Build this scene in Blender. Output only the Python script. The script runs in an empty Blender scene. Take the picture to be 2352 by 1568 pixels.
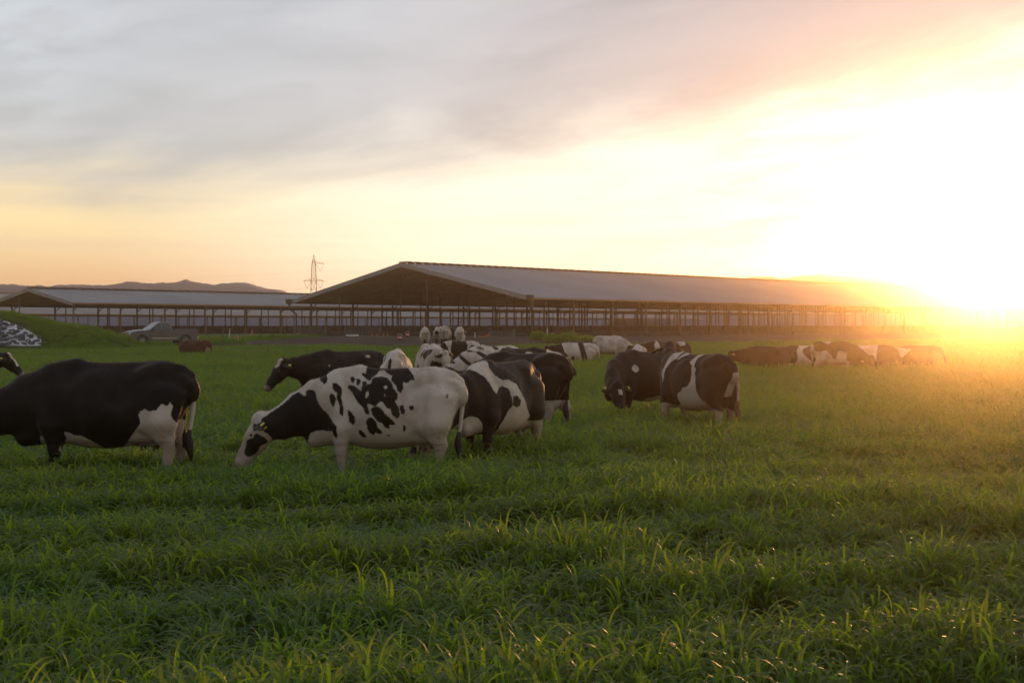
import bpy, bmesh, math, random
import numpy as np
from mathutils import Vector, Matrix, Euler
from mathutils import noise as mnoise

R = math.radians
random.seed(7)
rng = np.random.default_rng(11)
sc = bpy.context.scene
col = sc.collection

# ------------------------------------------------------------------ camera
CAM_H = 2.0
cam_data = bpy.data.cameras.new('camera')
cam_data.lens = 50.0
cam_data.sensor_width = 36.0
cam_data.shift_y = -0.0149
cam_data.clip_start = 0.1
cam_data.clip_end = 9000.0
cam_data.dof.use_dof = True
cam_data.dof.focus_distance = 18.5
cam_data.dof.aperture_fstop = 7.0
cam = bpy.data.objects.new('camera', cam_data)
col.objects.link(cam)
cam.location = (0, 0, CAM_H)
cam.rotation_euler = (R(90), 0, 0)
sc.camera = cam

# ------------------------------------------------------------------ sun direction, exposure
SUN_AZ = 18.6       # degrees to the right of the view axis (+y)
SUN_EL = 2.1
sun_dir = Vector((math.sin(R(SUN_AZ)) * math.cos(R(SUN_EL)), math.cos(R(SUN_AZ)) * math.cos(R(SUN_EL)), math.sin(R(SUN_EL))))
sun_data = bpy.data.lights.new('sun', 'SUN')
sun_data.energy = 5.0
sun_data.angle = R(0.6)
sun_data.color = (1.0, 0.49, 0.17)
sun = bpy.data.objects.new('sun', sun_data)
col.objects.link(sun)
sun.rotation_euler = (-sun_dir).to_track_quat('-Z', 'Y').to_euler()
sun.location = (30, 90, 40)

sc.view_settings.view_transform = 'Standard'
sc.view_settings.look = 'None'
sc.view_settings.exposure = 0.0
sc.view_settings.gamma = 1.0
sc.view_settings.use_curve_mapping = False
sc.cycles.max_bounces = 6
sc.cycles.diffuse_bounces = 3
sc.cycles.glossy_bounces = 2
sc.cycles.transmission_bounces = 4
sc.cycles.volume_bounces = 0
sc.cycles.transparent_max_bounces = 8
sc.cycles.sample_clamp_indirect = 6.0

# ------------------------------------------------------------------ world: sunset sky under a broken cloud deck
world = bpy.data.worlds.new('World')
sc.world = world
world.use_nodes = True


class NT:
    """Small wrapper to write node trees as expressions."""
    def __init__(self, tree):
        self.t = tree
        self.n = tree.nodes
        self.l = tree.links

    def new(self, kind, **kw):
        nd = self.n.new(kind)
        for k, v in kw.items():
            setattr(nd, k, v)
        return nd

    def put(self, sock, v):
        if v is None:
            return
        if isinstance(v, bpy.types.NodeSocket):
            self.l.new(v, sock)
        else:
            if sock.type == 'RGBA' and len(v) == 3:
                v = (*v, 1.0)
            sock.default_value = v

    def math(self, op, a, b=None, c=None, clamp=False):
        nd = self.new('ShaderNodeMath', operation=op, use_clamp=clamp)
        for i, v in enumerate((a, b, c)):
            self.put(nd.inputs[i], v)
        return nd.outputs[0]

    def mix(self, f, a, b, blend='MIX'):
        nd = self.new('ShaderNodeMix', data_type='RGBA', blend_type=blend)
        nd.clamp_factor = True
        self.put(nd.inputs[0], f)
        self.put(nd.inputs[6], a)
        self.put(nd.inputs[7], b)
        return nd.outputs[2]

    def smooth(self, v, lo, hi, olo=0.0, ohi=1.0):
        nd = self.new('ShaderNodeMapRange', interpolation_type='SMOOTHSTEP')
        for i, x in enumerate((v, lo, hi, olo, ohi)):
            self.put(nd.inputs[i], x)
        return nd.outputs[0]

    def noise(self, vec, scale, detail=4.0, rough=0.55, dist=0.0):
        nd = self.new('ShaderNodeTexNoise')
        self.put(nd.inputs['Vector'], vec)
        nd.inputs['Scale'].default_value = scale
        nd.inputs['Detail'].default_value = detail
        nd.inputs['Roughness'].default_value = rough
        nd.inputs['Distortion'].default_value = dist
        return nd.outputs['Fac']

    def vmul(self, vec, s):
        nd = self.new('ShaderNodeVectorMath', operation='MULTIPLY')
        self.put(nd.inputs[0], vec)
        nd.inputs[1].default_value = s
        return nd.outputs[0]

    def attr(self, name):
        nd = self.new('ShaderNodeAttribute', attribute_name=name)
        return nd

    def bump(self, h, strength, dist=0.01):
        nd = self.new('ShaderNodeBump')
        nd.inputs['Strength'].default_value = strength
        nd.inputs['Distance'].default_value = dist
        self.put(nd.inputs['Height'], h)
        return nd.outputs[0]


def build_sky():
    w = NT(world.node_tree)
    for nd in list(w.n):
        w.n.remove(nd)
    out = w.new('ShaderNodeOutputWorld')
    bg = w.new('ShaderNodeBackground')
    tc = w.new('ShaderNodeTexCoord')
    d = tc.outputs['Generated']
    nrm = w.new('ShaderNodeVectorMath', operation='NORMALIZE')
    w.put(nrm.inputs[0], d)
    d = nrm.outputs[0]
    sep = w.new('ShaderNodeSeparateXYZ')
    w.put(sep.inputs[0], d)
    x, y, z = sep.outputs
    el = w.math('MULTIPLY', w.math('ARCSINE', z), 57.2958)              # degrees
    dot = w.new('ShaderNodeVectorMath', operation='DOT_PRODUCT')
    w.put(dot.inputs[0], d)
    dot.inputs[1].default_value = sun_dir
    th = w.math('MULTIPLY', w.math('ARCCOSINE', w.math('MINIMUM', dot.outputs['Value'], 0.999999)), 57.2958)
    # nearness to the sun along the horizon: 1 towards the sun, 0 on the left of the picture and behind
    near = w.smooth(th, 44.0, 4.0)
    # streaky cloud noise, stretched along the horizon, rising to the right
    st = w.new('ShaderNodeVectorMath', operation='MULTIPLY_ADD')
    cmb = w.new('ShaderNodeCombineXYZ')
    w.put(cmb.inputs[0], w.math('MULTIPLY', x, 4.2))
    w.put(cmb.inputs[1], w.math('MULTIPLY', y, 4.2))
    w.put(cmb.inputs[2], w.math('SUBTRACT', w.math('MULTIPLY', z, 17.0), w.math('MULTIPLY', x, 2.2)))
    n1 = w.noise(cmb.outputs[0], 1.15, 7.0, 0.52, 0.35)
    n2 = w.noise(cmb.outputs[0], 3.4, 6.0, 0.55, 0.3)
    cmb2 = w.new('ShaderNodeCombineXYZ')
    w.put(cmb2.inputs[0], w.math('MULTIPLY', x, 3.0))
    w.put(cmb2.inputs[1], w.math('MULTIPLY', y, 3.0))
    w.put(cmb2.inputs[2], w.math('SUBTRACT', w.math('MULTIPLY', z, 60.0), w.math('MULTIPLY', x, 1.0)))
    n3 = w.noise(cmb2.outputs[0], 1.3, 6.0, 0.55, 0.2)
    # lower edge of the deck
    xr = w.math('MAXIMUM', w.math('ADD', x, 0.34), 0.0)
    edge = w.math('ADD', 5.4, w.math('MULTIPLY', w.math('MULTIPLY', xr, xr), 9.5))
    edge = w.math('ADD', edge, w.math('MULTIPLY', w.math('SUBTRACT', n1, 0.5), 6.0))
    rel = w.math('SUBTRACT', el, edge)
    deckf = w.smooth(rel, -1.5, 2.4)
    # deck colours
    deck_l = w.mix(w.smooth(n1, 0.3, 0.72), (0.41, 0.43, 0.49), (0.57, 0.59, 0.66))
    deck_l = w.mix(w.smooth(n2, 0.42, 0.7, 0.0, 0.5), deck_l, (0.50, 0.52, 0.60))
    deck_r = w.mix(w.smooth(n1, 0.3, 0.7), (0.32, 0.31, 0.37), (0.44, 0.41, 0.46))
    deck = w.mix(w.smooth(th, 30.0, 9.0), deck_l, deck_r)
    # the deck is dimmer away from the sunset
    dim = w.new('ShaderNodeVectorMath', operation='SCALE')
    w.put(dim.inputs[0], deck)
    w.put(dim.inputs['Scale'], w.smooth(th, 50.0, 130.0, 1.0, 0.58))
    deck = dim.outputs[0]
    # thin pale blue opening high on the left
    ob = w.new('ShaderNodeVectorMath', operation='DOT_PRODUCT')
    w.put(ob.inputs[0], d)
    ob.inputs[1].default_value = (-0.375, 0.895, 0.24)
    oth = w.math('MULTIPLY', w.math('ARCCOSINE', w.math('MINIMUM', ob.outputs['Value'], 0.999999)), 57.2958)
    of = w.math('MULTIPLY', w.smooth(oth, 11.0, 2.0), w.smooth(n2, 0.38, 0.62, 0.15, 1.0))
    deck = w.mix(of, deck, (0.60, 0.65, 0.73))
    # clear band under the deck
    gap_l = w.mix(w.smooth(el, 1.2, 4.2), (0.80, 0.52, 0.36), (0.96, 0.77, 0.46))
    gap_l = w.mix(w.smooth(n3, 0.42, 0.68, 0.0, 0.5), gap_l, (0.70, 0.58, 0.48))
    gap_c = w.mix(w.smooth(n3, 0.45, 0.7, 0.0, 0.6), (1.03, 1.01, 0.92), (0.96, 0.90, 0.76))
    gap = w.mix(w.smooth(th, 36.0, 20.0), gap_l, gap_c)
    gap = w.mix(w.smooth(th, 19.0, 7.0), gap, w.mix(w.smooth(n2, 0.4, 0.66), (1.08, 1.05, 0.98), (0.80, 0.76, 0.70)))
    dim2 = w.new('ShaderNodeVectorMath', operation='SCALE')
    w.put(dim2.inputs[0], gap)
    w.put(dim2.inputs['Scale'], w.smooth(th, 60.0, 140.0, 1.0, 0.42))
    gap = dim2.outputs[0]
    colr = w.mix(deckf, gap, deck)
    # sun aureole
    g1 = w.math('MULTIPLY', w.math('POWER', 2.718, w.math('MULTIPLY', th, -0.55)), 1.8)
    g2 = w.math('MULTIPLY', w.math('POWER', 2.718, w.math('MULTIPLY', th, -0.2)), 0.06)
    gs = w.new('ShaderNodeVectorMath', operation='SCALE')
    gs.inputs[0].default_value = (1.0, 0.80, 0.48)
    w.put(gs.inputs['Scale'], w.math('ADD', g1, g2))
    add = w.mix(1.0, colr, gs.outputs[0], 'ADD')
    # below the horizon: dim ground tone
    add = w.mix(w.smooth(el, -0.5, -4.0), add, (0.16, 0.15, 0.10))
    sky = w.new('ShaderNodeTexSky', sky_type='NISHITA')
    sky.sun_disc = False
    sky.sun_elevation = R(SUN_EL)
    sky.sun_rotation = R(SUN_AZ)
    sky.air_density = 1.0
    sky.dust_density = 0.3
    bg2 = w.new('ShaderNodeBackground')
    w.put(bg2.inputs['Color'], sky.outputs[0])
    bg2.inputs['Strength'].default_value = 0.05
    w.put(bg.inputs['Color'], add)
    bg.inputs['Strength'].default_value = SKY_STRENGTH
    sm = w.new('ShaderNodeAddShader')
    w.l.new(bg.outputs[0], sm.inputs[0])
    w.l.new(bg2.outputs[0], sm.inputs[1])
    w.l.new(sm.outputs[0], out.inputs['Surface'])


SKY_STRENGTH = 0.95
build_sky()

# ------------------------------------------------------------------ helpers
F = 3267.0          # focal length in units of a 2352 px wide picture


def at(px, py, Z):
    """World point seen at picture position (px, py) of the 2352 px wide photograph at depth Z."""
    return Vector(((px - 1176.0) / F * Z, Z, CAM_H + (749.0 - py) / F * Z))


def sstep(t):
    t = max(0.0, min(1.0, t))
    return t * t * (3 - 2 * t)


UX, UY = 0.643, 0.766       # direction along the barns
NX, NY = -0.766, 0.643      # direction across the barns


def edge_dist(x, y):
    """Distance beyond the far edge of the pasture (negative: on the pasture)."""
    return NX * x + NY * y - (64.0 + max(0.0, -x - 2.0))


def ground_z(x, y):
    e = edge_dist(x, y)
    s = sstep((e + 18.0) / 36.0)
    lf = sstep((x + 30.0) / 15.0)
    far = sstep((y - 125.0) / 40.0)
    top = 0.62 + 0.43 * max(lf, far)
    und = 0.05 * math.sin(x * 0.11 + 1.0) * math.sin(y * 0.09) * sstep((70 - y) / 30.0)
    return s * top + und


def tag(o, label=None, cat=None, group=None, kind=None):
    if label:
        o['label'] = label
    if cat:
        o['category'] = cat
    if group:
        o['group'] = group
    if kind:
        o['kind'] = kind
    return o


def empty(name, loc=(0, 0, 0), rz=0.0):
    o = bpy.data.objects.new(name, None)
    o.location = loc
    o.rotation_euler = (0, 0, rz)
    o.empty_display_size = 0.3
    col.objects.link(o)
    return o


def link(name, me, parent=None, mat=None, loc=None, rot=None):
    o = bpy.data.objects.new(name, me)
    if mat is not None and not me.materials:
        me.materials.append(mat)
    col.objects.link(o)
    if parent is not None:
        o.parent = parent
    if loc is not None:
        o.location = loc
    if rot is not None:
        o.rotation_euler = rot
    return o


class MB:
    """Collects simple solids into one mesh."""
    def __init__(self):
        self.v = []
        self.f = []

    def add(self, vs, fs):
        b = len(self.v)
        self.v.extend([tuple(p) for p in vs])
        self.f.extend([tuple(i + b for i in f) for f in fs])
        return self

    def box(self, c, s, rz=0.0, m=None):
        cx, cy, cz = c
        hx, hy, hz = s[0] / 2, s[1] / 2, s[2] / 2
        ca, sa = math.cos(rz), math.sin(rz)
        vs = []
        for dz in (-hz, hz):
            for dx, dy in ((-hx, -hy), (hx, -hy), (hx, hy), (-hx, hy)):
                p = Vector((cx + dx * ca - dy * sa, cy + dx * sa + dy * ca, cz + dz))
                vs.append(m @ p if m is not None else p)
        return self.add(vs, [(3, 2, 1, 0), (4, 5, 6, 7), (0, 1, 5, 4), (1, 2, 6, 5), (2, 3, 7, 6), (3, 0, 4, 7)])

    def bar(self, a, b, w, h=None, up=(0, 0, 1)):
        a, b = Vector(a), Vector(b)
        h = h or w
        d = (b - a).normalized()
        u = Vector(up)
        s = d.cross(u)
        if s.length < 1e-4:
            s = d.cross(Vector((1, 0, 0)))
        s.normalize()
        u = s.cross(d)
        vs = []
        for p in (a, b):
            for i, j in ((-1, -1), (1, -1), (1, 1), (-1, 1)):
                vs.append(p + s * (i * w / 2) + u * (j * h / 2))
        return self.add(vs, [(0, 1, 2, 3), (7, 6, 5, 4), (4, 5, 1, 0), (5, 6, 2, 1), (6, 7, 3, 2), (7, 4, 0, 3)])

    def tube(self, pts, rad, n=8, cap=True):
        pts = [Vector(p) for p in pts]
        rads = rad if isinstance(rad, (list, tuple)) else [rad] * len(pts)
        vs, fs = [], []
        prev = None
        for i, p in enumerate(pts):
            d = (pts[min(i + 1, len(pts) - 1)] - pts[max(i - 1, 0)]).normalized()
            if prev is None:
                a = d.cross(Vector((0, 0, 1)))
                if a.length < 1e-3:
                    a = d.cross(Vector((1, 0, 0)))
            else:
                a = prev - d * prev.dot(d)
            a.normalize()
            prev = a
            b = d.cross(a)
            for k in range(n):
                t = 2 * math.pi * k / n
                vs.append(p + (a * math.cos(t) + b * math.sin(t)) * rads[i])
        for i in range(len(pts) - 1):
            for k in range(n):
                k2 = (k + 1) % n
                fs.append((i * n + k, i * n + k2, (i + 1) * n + k2, (i + 1) * n + k))
        if cap:
            fs.append(tuple(range(n - 1, -1, -1)))
            fs.append(tuple(range((len(pts) - 1) * n, len(pts) * n)))
        return self.add(vs, fs)

    def prism(self, prof, y0, y1, m=None):
        """Polygon in (x, z) extruded along y."""
        n = len(prof)
        vs = [Vector((p[0], y0, p[1])) for p in prof] + [Vector((p[0], y1, p[1])) for p in prof]
        if m is not None:
            vs = [m @ p for p in vs]
        fs = [tuple(range(n)), tuple(range(2 * n - 1, n - 1, -1))]
        for i in range(n):
            j = (i + 1) % n
            fs.append((j, i, i + n, j + n))
        return self.add(vs, fs)

    def lathe(self, prof, n=24, axis='y', c=(0, 0, 0)):
        """Profile of (r, h) turned round an axis."""
        vs, fs = [], []
        m = len(prof)
        for k in range(n):
            t = 2 * math.pi * k / n
            for r, h in prof:
                a, b = r * math.cos(t), r * math.sin(t)
                p = (a, h, b) if axis == 'y' else (a, b, h)
                vs.append((p[0] + c[0], p[1] + c[1], p[2] + c[2]))
        for k in range(n):
            k2 = (k + 1) % n
            for i in range(m - 1):
                fs.append((k * m + i, k * m + i + 1, k2 * m + i + 1, k2 * m + i))
        return self.add(vs, fs)

    def mesh(self, name, mat=None, smooth=False, fix=True):
        me = bpy.data.meshes.new(name)
        me.from_pydata(self.v, [], self.f)
        if fix:
            bm = bmesh.new()
            bm.from_mesh(me)
            bmesh.ops.recalc_face_normals(bm, faces=bm.faces)
            bm.to_mesh(me)
            bm.free()
        if smooth:
            me.polygons.foreach_set('use_smooth', [True] * len(me.polygons))
        if mat is not None:
            me.materials.append(mat)
        me.update()
        return me

    def build(self, name, mat, parent=None, smooth=False, bevel=0.0, loc=None, rot=None):
        me = self.mesh(name, mat, smooth)
        o = link(name, me, parent, None, loc, rot)
        if bevel:
            b = o.modifiers.new('bevel', 'BEVEL')
            b.width = bevel
            b.segments = 2
            b.limit_method = 'ANGLE'
            b.angle_limit = R(40)
        return o


# ------------------------------------------------------------------ materials
def mat(name, colr, rough=0.7, metal=0.0, vary=0.0, scale=3.0, bump=0.0, bscale=30.0, col2=None, spec=0.5, coord='Object', alpha=None):
    m = bpy.data.materials.new(name)
    m.use_nodes = True
    t = NT(m.node_tree)
    b = t.n['Principled BSDF']
    b.inputs['Roughness'].default_value = rough
    b.inputs['Metallic'].default_value = metal
    b.inputs['Specular IOR Level'].default_value = spec
    b.inputs['Base Color'].default_value = (*colr, 1)
    tc = t.new('ShaderNodeTexCoord')
    if vary or col2:
        c2 = col2 or tuple(c * (1 - vary) for c in colr)
        n = t.noise(tc.outputs[coord], scale, 5.0, 0.6)
        t.put(b.inputs['Base Color'], t.mix(t.smooth(n, 0.35, 0.65), colr, c2))
        t.put(b.inputs['Roughness'], t.smooth(n, 0.3, 0.7, max(0.02, rough - 0.08), min(1.0, rough + 0.08)))
    if bump:
        n = t.noise(tc.outputs[coord], bscale, 4.0, 0.6)
        t.put(b.inputs['Normal'], t.bump(n, bump, 0.02))
    return m


M = {}
M['galv'] = mat('galvanised_roof', (0.25, 0.25, 0.275), 0.7, 0.0, 0.08, 0.1)
M['under'] = mat('roof_underside_lit', (0.68, 0.39, 0.22), 0.8, 0.0, 0.2, 0.4)  # ground bounce and lens veil are put into this bright brown
M['post'] = mat('barn_post', (0.26, 0.15, 0.088), 0.75, 0.0, 0.3, 2.0)
M['steel'] = mat('weathered_steel', (0.13, 0.08, 0.05), 0.7, 0.0, 0.35, 3.0)
M['trim'] = mat('rake_trim', (0.36, 0.33, 0.31), 0.6, 0.0, 0.15, 1.0)
M['rail'] = mat('gate_pipe', (0.22, 0.19, 0.17), 0.5, 0.0, 0.3, 5.0)
M['concrete'] = mat('curb_concrete', (0.13, 0.09, 0.07), 0.9, 0.0, 0.35, 1.2, 0.3, 12.0)
M['mud'] = mat('mud_road', (0.05, 0.034, 0.026), 1.0, 0.0, 0.4, 0.35, 0.5, 4.0, col2=(0.09, 0.066, 0.052), spec=0.08)
M['pen'] = mat('pen_floor', (0.22, 0.15, 0.10), 1.0, 0.0, 0.35, 0.8, 0.4, 5.0)
M['hill'] = mat('hill_haze_blue', (0.14, 0.165, 0.26), 0.95, 0.0, 0.35, 0.012)  # blue of the distant air is mixed into the hill's base colour
M['pylon'] = mat('pylon_steel', (0.32, 0.20, 0.14), 0.6)
M['tarp'] = mat('white_tarp', (0.72, 0.73, 0.76), 0.5, 0.0, 0.15, 1.5, 0.4, 5.0)
M['tyre'] = mat('tyre_rubber', (0.085, 0.085, 0.092), 0.75, 0.0, 0.3, 8.0, 0.3, 30.0)
M['white_plastic'] = mat('white_plastic', (0.7, 0.68, 0.66), 0.5)
M['red_plastic'] = mat('red_plastic', (0.5, 0.05, 0.03), 0.45)
M['orange_plastic'] = mat('orange_plastic', (0.75, 0.2, 0.04), 0.5)
M['wood'] = mat('stake_wood', (0.22, 0.16, 0.11), 0.85, 0.0, 0.3, 6.0)
M['paint'] = mat('pewter_paint', (0.145, 0.14, 0.155), 0.34, 0.2, 0.08, 1.5)
M['chrome'] = mat('bright_trim', (0.55, 0.55, 0.57), 0.25, 0.8)
M['dark_trim'] = mat('dark_trim', (0.02, 0.02, 0.022), 0.5)
M['glass'] = mat('tinted_glass', (0.05, 0.055, 0.06), 0.08, 0.0, spec=0.8)
M['lens'] = mat('headlight_lens', (0.6, 0.62, 0.65), 0.12, 0.0, spec=0.8)
M['tail_lens'] = mat('tail_lens', (0.45, 0.04, 0.02), 0.2)
M['alloy'] = mat('alloy_rim', (0.4, 0.4, 0.42), 0.35, 0.7)
M['tag'] = mat('yellow_tag', (0.62, 0.52, 0.03), 0.5)
M['eye'] = mat('eye_gloss', (0.01, 0.008, 0.008), 0.05, spec=0.8)
M['switch_dark'] = mat('dark_tail_hair', (0.03, 0.022, 0.018), 0.7, 0.0, 0.5, 30.0)
M['switch_brown'] = mat('brown_tail_hair', (0.16, 0.09, 0.05), 0.7, 0.0, 0.5, 30.0)


def ground_material():
    m = bpy.data.materials.new('pasture_soil')
    m.use_nodes = True
    t = NT(m.node_tree)
    b = t.n['Principled BSDF']
    tc = t.new('ShaderNodeTexCoord')
    n = t.noise(tc.outputs['Object'], 0.8, 6.0, 0.6)
    n2 = t.noise(tc.outputs['Object'], 9.0, 4.0, 0.6)
    c = t.mix(t.smooth(n, 0.35, 0.65), (0.055, 0.075, 0.022), (0.045, 0.05, 0.02))
    c = t.mix(t.smooth(n2, 0.4, 0.7), c, (0.05, 0.085, 0.02))
    t.put(b.inputs['Base Color'], c)
    b.inputs['Roughness'].default_value = 0.95
    t.put(b.inputs['Normal'], t.bump(n2, 0.6, 0.05))
    return m


M['soil'] = ground_material()


def leaf_material(name, c1, c2, trans=0.45, rough=0.42, spec=0.5):
    """Grass blade: glossy upper skin, light shining through."""
    m = bpy.data.materials.new(name)
    m.use_nodes = True
    t = NT(m.node_tree)
    out = t.n['Material Output']
    b = t.n['Principled BSDF']
    oi = t.new('ShaderNodeObjectInfo')
    geo = t.new('ShaderNodeNewGeometry')
    rnd = t.math('FRACT', t.math('ADD', t.math('MULTIPLY', geo.outputs['Random Per Island'], 0.7), oi.outputs['Random']))
    c = t.mix(rnd, c1, c2)
    # drifts of yellower and of bluer growth over the field
    big = t.noise(t.vmul(geo.outputs['Position'], (0.16, 0.34, 0.0)), 1.0, 4.0, 0.6)
    c = t.mix(t.smooth(big, 0.36, 0.66, 0.0, 0.6), c, (0.105, 0.135, 0.022))
    c = t.mix(t.smooth(big, 0.52, 0.30, 0.0, 0.55), c, (0.040, 0.088, 0.026))
    t.put(b.inputs['Base Color'], c)
    b.inputs['Roughness'].default_value = rough
    b.inputs['Specular IOR Level'].default_value = spec
    tr = t.new('ShaderNodeBsdfTranslucent')
    hs = t.new('ShaderNodeHueSaturation')
    hs.inputs['Hue'].default_value = 0.485
    hs.inputs['Saturation'].default_value = 1.1
    hs.inputs['Value'].default_value = 3.0
    t.put(hs.inputs['Color'], c)
    t.put(tr.inputs['Color'], hs.outputs[0])
    mx = t.new('ShaderNodeMixShader')
    mx.inputs[0].default_value = trans
    t.l.new(b.outputs[0], mx.inputs[1])
    t.l.new(tr.outputs[0], mx.inputs[2])
    t.l.new(mx.outputs[0], out.inputs['Surface'])
    return m


M['blade'] = leaf_material('grass_blade', (0.054, 0.120, 0.017), (0.108, 0.160, 0.021), 0.5, 0.5, 0.42)
M['bush'] = leaf_material('weed_leaf', (0.06, 0.12, 0.02), (0.12, 0.17, 0.03), 0.5, 0.6)


def hide_material():
    m = bpy.data.materials.new('cow_hide')
    m.use_nodes = True
    t = NT(m.node_tree)
    b = t.n['Principled BSDF']
    tc = t.new('ShaderNodeTexCoord')
    o = tc.outputs['Object']
    coat = t.attr('coat').outputs['Fac']
    bare = t.attr('bare').outputs['Fac']
    warm = t.attr('warm').outputs['Fac']
    n = t.noise(o, 26.0, 4.0, 0.65)
    nf = t.noise(t.vmul(o, (70.0, 70.0, 30.0)), 2.0, 3.0, 0.7)
    v = t.math('ADD', coat, t.math('MULTIPLY', t.math('SUBTRACT', n, 0.5), 0.034))
    v = t.math('ADD', v, t.math('MULTIPLY', t.math('SUBTRACT', nf, 0.5), 0.03))
    f = t.smooth(v, -0.008, 0.008)
    dn = t.noise(o, 2.3, 5.0, 0.6)
    dn2 = t.noise(o, 60.0, 3.0, 0.7)
    sepo = t.new('ShaderNodeSeparateXYZ')
    t.put(sepo.inputs[0], o)
    white = t.mix(t.smooth(dn, 0.35, 0.7), (0.63, 0.56, 0.50), (0.40, 0.32, 0.26))
    # mud thrown up on the lower legs and the rear quarter
    dirt = t.math('MULTIPLY', t.smooth(t.math('ADD', dn2, t.math('MULTIPLY', dn, 0.6)), 0.86, 1.02), t.smooth(sepo.outputs[0], -0.3, -0.75))
    white = t.mix(t.math('MULTIPLY', dirt, 0.75), white, (0.10, 0.075, 0.06))
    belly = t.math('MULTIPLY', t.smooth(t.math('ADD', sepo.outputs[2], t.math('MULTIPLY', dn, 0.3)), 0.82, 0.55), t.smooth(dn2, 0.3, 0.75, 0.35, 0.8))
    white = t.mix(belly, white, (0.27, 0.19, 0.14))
    black = t.mix(t.smooth(dn, 0.4, 0.7), (0.014, 0.010, 0.008), (0.026, 0.018, 0.013))
    black = t.mix(warm, black, (0.13, 0.05, 0.022))
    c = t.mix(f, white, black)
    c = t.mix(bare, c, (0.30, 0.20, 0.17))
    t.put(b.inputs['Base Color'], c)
    b.inputs['Roughness'].default_value = 0.62
    b.inputs['Specular IOR Level'].default_value = 0.18
    b.inputs['Sheen Weight'].default_value = 0.16
    b.inputs['Sheen Tint'].default_value = (1.0, 0.75, 0.55, 1)
    b.inputs['Sheen Roughness'].default_value = 0.4
    hn = t.noise(t.vmul(o, (60.0, 60.0, 25.0)), 3.0, 3.0, 0.7)
    t.put(b.inputs['Normal'], t.bump(t.math('ADD', hn, t.math('MULTIPLY', n, 0.6)), 0.25, 0.006))
    return m


M['hide'] = hide_material()

# ------------------------------------------------------------------ ground, road, hills, haze
def grid_mesh(name, xs, ys, zf):
    v = [(x, y, zf(x, y)) for y in ys for x in xs]
    nx = len(xs)
    f = [(j * nx + i, j * nx + i + 1, (j + 1) * nx + i + 1, (j + 1) * nx + i) for j in range(len(ys) - 1) for i in range(nx - 1)]
    me = bpy.data.meshes.new(name)
    me.from_pydata(v, [], f)
    me.polygons.foreach_set('use_smooth', [True] * len(me.polygons))
    return me


def spread(a, b, step, lim, k=1.35):
    m = list(np.arange(a, b + 1e-6, step))
    s, x = step, b
    hi = []
    while x < lim:
        s *= k
        x = min(lim, x + s)
        hi.append(x)
    s, x = step, a
    lo = []
    while x > -lim:
        s *= k
        x = max(-lim, x - s)
        lo.append(x)
    return lo[::-1] + m + hi


EXT = 680.0
gx = spread(-64, 92, 2.0, EXT)
gy = spread(-6, 210, 2.0, EXT)
ground = link('ground', grid_mesh('ground', gx, gy, ground_z), None, M['soil'])
tag(ground, 'flat pasture soil under the green crop', 'field', kind='structure')


def road_y(x, e):
    return (e + 64.0 + max(0.0, -x - 2.0) - NX * x) / NY


def build_road():
    xs = list(np.arange(-27, 121, 1.5))
    es = list(np.arange(0.0, 15.1, 1.5))
    v, f = [], []
    for e in es:
        for x in xs:
            ee = e + (0.6 * math.sin(x * 0.7) + 0.4 * math.sin(x * 1.9 + 1) if e == 0 else 0.0)
            y = road_y(x, ee)
            v.append((x, y, ground_z(x, y) + 0.04))
    nx = len(xs)
    for j in range(len(es) - 1):
        for i in range(nx - 1):
            f.append((j * nx + i, j * nx + i + 1, (j + 1) * nx + i + 1, (j + 1) * nx + i))
    me = bpy.data.meshes.new('dirt_road')
    me.from_pydata(v, [], f)
    me.polygons.foreach_set('use_smooth', [True] * len(me.polygons))
    return tag(link('dirt_road', me, None, M['mud']), 'brown dirt road between the pasture and the barns', 'road', kind='structure')


build_road()

HILL = [(-900, 690), (-500, 672), (-200, 664), (0, 656), (58, 660), (125, 661), (145, 657.5), (215, 659), (250, 659), (295, 651), (312, 651.5),
        (350, 655), (400, 652.5), (422, 647), (440, 650), (462, 654), (495, 657.5), (540, 652.5), (562, 653), (588, 659), (609, 666), (642, 670), (669, 679),
        (720, 692), (800, 706), (1000, 716), (1200, 712), (1400, 692), (1560, 662), (1654, 646), (1701, 644), (1749, 638), (1799, 644), (1844, 638), (1882, 632),
        (1912, 636), (1954, 638), (1975, 636), (2064, 641), (2100, 638), (2170, 638), (2300, 644), (2420, 650), (2700, 668), (3100, 690)]


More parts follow.
